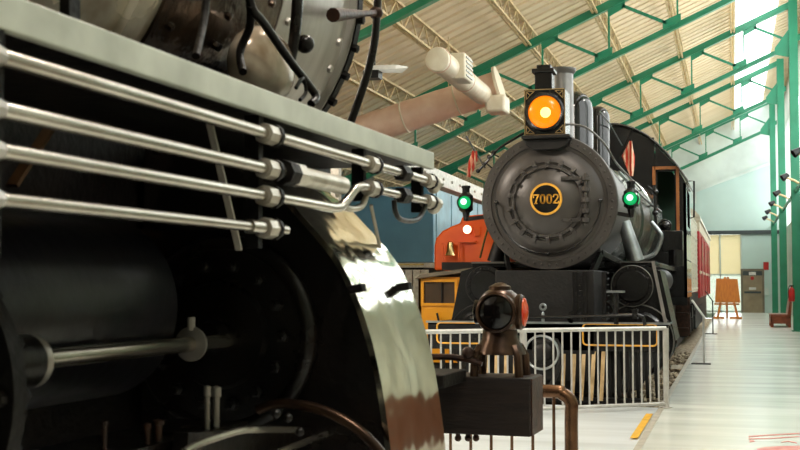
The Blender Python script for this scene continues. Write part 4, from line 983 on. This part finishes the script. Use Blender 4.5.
# ================================================================ FENCE, FURNITURE
f1 = P(668,405,Z=0); f0 = P(423,330,Z=.95); f1.y -= .3
f0 = Vector((f0.x,f0.y,0)); f1 = Vector((P(668,405,Z=0).x, 14.12, 0)); dv = (f1-f0); L = dv.length; dn = dv.normalized()
t = thing('fence', 'silver tubular picket fence standing before the 7002 locomotive', 'fence', f1)
zt_ = .93
m = MB(); m.cyl(f0-dn*1.2+Vector((0,0,zt_)),f1+Vector((0,0,zt_)),.026,n=14); m.build('top_rail', M_fence, t)
m = MB(); m.cyl(f0-dn*1.2+Vector((0,0,.05)),f1+Vector((0,0,.05)),.022,n=12); m.build('bottom_rail', M_fence, t)
for q in (L, L-1.85, L-3.7):
    m = MB(); p = f0+dn*q; m.cyl(p,p+Vector((0,0,zt_+.0)),.034,n=14); m.lathe(p,(0,0,1),[(.07,-.012),(.07,.012),(.03,.014)],14); m.build('post', M_fence, t)
q = L-.1
while q > -1.1:
    p = f0+dn*q; m = MB(); m.cyl(p+Vector((0,0,.05)),p+Vector((0,0,zt_)),.0105,n=8); m.build('picket', M_fence, t); q -= .114
m = MB(); p2 = f1+Vector((0,3.2,0)); m.cyl(f1+Vector((0,0,.45)),p2+Vector((0,0,.45)),.015,n=8) if False else m.bar(P(671,367,Z=.3),P(682,367,Z=.3),.05,.05); o = m.build('rail_stop', M_fit, None)
tag(o, 'short pale bar across the ballast edge behind the silver fence', 'bar')
# floor markings
m = MB()
ya = [P(x,y,Z=.004) for x,y in ((630,438),(638,438),(653,414),(646,414))]
m.quadring([[tuple(p+Vector((0,0,dz))) for p in ya] for dz in (0,.004)]); o = m.build('floor_stripe', M_yellow); tag(o, 'short yellow safety stripe painted at the platform edge', 'floor stripe')
m = MB()
def paint(pts):
    pp_ = [P(x,y,Z=.0) for x,y in pts]; m.quadring([[tuple(p+Vector((0,0,dz))) for p in pp_] for dz in (.0005,.003)])
def strip(top, bot): 
    for i in range(len(top)-1): paint([top[i],top[i+1],bot[i+1],bot[i]])
strip([(748.5,436.2),(768,434.8),(800,433)],[(748.5,437.2),(768,435.8),(800,434)])
strip([(748.5,438.6),(770,438.2),(800,436.2)],[(748.5,439.4),(770,439),(800,437)])
strip([(749.5,440.5),(753,440.3)],[(749.5,442.5),(755,441.6)])
strip([(757,449),(765,447.4),(780,446.4),(800,446)],[(757,452),(765,452),(780,452),(800,452)])
strip([(781,442.2),(788,441),(794,442),(797,443)],[(781,442.8),(788,441.8),(794,442.8),(797,443.6)])
o = m.build('floor_lettering', M_redpaint); tag(o, 'faded red lettering painted on the pale floor', 'floor lettering')
# stanchion signs
for i, (bx,by,tx,ty,lab) in enumerate(((704,364,704,318,'thin sign stand with flat black foot at the platform edge, nearer one'),(713,334,713,303,'black sign stand with slanted top at the platform edge, farther one'))):
    b = P(bx,by,Z=0); t = thing('sign_stand', lab, 'sign stand', b, 'sign stands on the platform')
    zt2 = .86 if i==0 else .95
    m = MB(); m.box(b.x-.22,b.x+.12,b.y-.12,b.y+.12,0,.018); m.build('foot', M_blackm, t, bevel=.003)
    m = MB(); m.box(b.x-.018,b.x+.018,b.y-.018,b.y+.018,.018,zt2); m.build('post', M_blackm if i else M_fence, t)
    m = MB(); m.bar((b.x-.20,b.y,zt2+.3),(b.x+.02,b.y,zt2-.02),.4,.025,(1,0,1)); m.build('panel', M_blackm if i else M_white, t)
# easel with board
b = P(727,319,Z=0); yE = b.y
t = thing('easel', 'wooden display easel with feet on the pale floor near the end window', 'easel', b)
s = yE/30.
zE = P(727,277,Y=yE).z
m = MB(); m.bar((b.x-.05,yE,zE),(b.x-.38,yE-.1,0),.09,.07); m.build('leg', M_easel, t)
m = MB(); m.bar((b.x+.05,yE,zE),(b.x+.45,yE-.1,0),.09,.07); m.build('leg', M_easel, t)
m = MB(); m.bar((b.x,yE+.1,zE-.2),(b.x,yE+.9,0),.08,.07); m.build('leg', M_easel, t)
m = MB(); m.bar((b.x-.55,yE-.1,.05),(b.x-.1,yE-.1,.05),.1,.08); m.bar((b.x+.1,yE-.1,.05),(b.x+.6,yE-.1,.05),.1,.08); m.build('foot_bar', M_easel, t)
m = MB(); m.bar((b.x-.5,yE-.14,.62),(b.x+.5,yE-.14,.62),.1,.07); m.build('ledge', M_easel, t)
m = MB(); q0, q1 = P(715,301,Y=yE-.2), P(740,279,Y=yE-.2); m.quadring([[(q0.x,y,.68),(q1.x,y,.68),(q1.x-.1,y+.1,q1.z),(q0.x+.06,y+.1,q1.z+.02)] for y in (yE-.2,yE-.15)]); o = m.build('display_board', M_easel); tag(o, 'golden wooden display board resting on the easel ledge', 'display board')
# bench
b0 = P(771,327,Z=0); yB = b0.y-.2; x0, x1 = P(770.5,320,Y=yB).x, P(791,320,Y=yB).x
t = thing('bench', 'brown wooden bench with high back beside the nearest green column', 'bench', (x1-.3,yB,0))
m = MB(); m.box(x0,x1-.06,yB,yB+1.6,.36,.44); m.build('seat', M_bench, t, bevel=.01)
m = MB(); m.quadring([[(x1-.12,y,.3),(x1,y,.3),(x1+.06,y,1.15),(x1-.0,y,1.15)] for y in (yB,yB+1.6)]); m.build('backrest', M_bench, t)
for y in (yB,yB+1.52):
    m = MB(); m.box(x0,x1,y,y+.08,.12,.36); m.box(x0,x0+.1,y,y+.08,0,.12); m.box(x1-.1,x1,y,y+.08,0,.12); m.build('end_frame', M_bench, t)
m = MB(); m.box(x0+.02,x0+.06,yB,yB+1.6,.1,.36); m.build('apron', M_bench, t)
# extinguisher on the near column
c = P(788.5,295,Y=37.7)
t = thing('fire_extinguisher', 'red fire extinguisher hung on the nearest green column above the bench', 'fire extinguisher', c)
m = MB(); m.lathe((1.72,37.7,c.z-.2),(0,0,1),[(.02,0),(.085,.01),(.09,.03),(.09,.34),(.06,.40),(.025,.43),(.025,.47)],18); m.build('tank', M_red, t)
m = MB(); m.box(1.66,1.78,37.66,37.74,c.z+.26,c.z+.3); m.tube([(1.66,37.68,c.z+.28),(1.62,37.68,c.z+.15),(1.63,37.68,c.z-.1)],.012,6,3); m.build('valve', M_blackm, t)

# ================================================================ LIGHT
w = bpy.data.worlds.new('World'); scene.world = w; w.use_nodes = True
bg = w.node_tree.nodes['Background']; bg.inputs['Color'].default_value = (.95,.985,1,1); bg.inputs['Strength'].default_value = 4.0
sun = bpy.data.lights.new('sun','SUN'); sun.energy = 3.0; sun.angle = math.radians(8); sun.color = (1,.97,.92)
so = bpy.data.objects.new('sun', sun); COL.objects.link(so); so.rotation_euler = (math.radians(0), math.radians(48), math.radians(10)); so.location = (20,20,30)
# unseen fill lamps, added to brighten the floor, near engine and left-hand vehicles
for i, (x,y,z,e) in enumerate(((.6,2,8.2,240),(-.5,9,8.2,300),(-9,5,4.4,260),(-7.5,12,5.6,420))):
    l = bpy.data.lights.new('fill_lamp','AREA'); l.shape = 'DISK'; l.size = .9; l.energy = e; l.color = (1,.91,.80)
    o = bpy.data.objects.new('fill_lamp', l); COL.objects.link(o); o.location = (x,y,z)

# ================================================================ CAMERA
cd = bpy.data.cameras.new('camera'); cam = bpy.data.objects.new('camera', cd); COL.objects.link(cam)
cd.sensor_width = 36; cd.lens = FPX/800*36; cd.clip_start = .05; cd.clip_end = 300
R = Matrix((rt, up, -fw)).transposed()
cam.matrix_world = Matrix.Translation((0,0,CAM_H)) @ R.to_4x4()
cd.dof.use_dof = True; cd.dof.focus_distance = 14.6; cd.dof.aperture_fstop = 6.0
scene.camera = cam
vs = scene.view_settings
vs.view_transform = 'Standard'; vs.look = 'None'; vs.gamma = 1; vs.use_curve_mapping = False; vs.exposure = 0.2
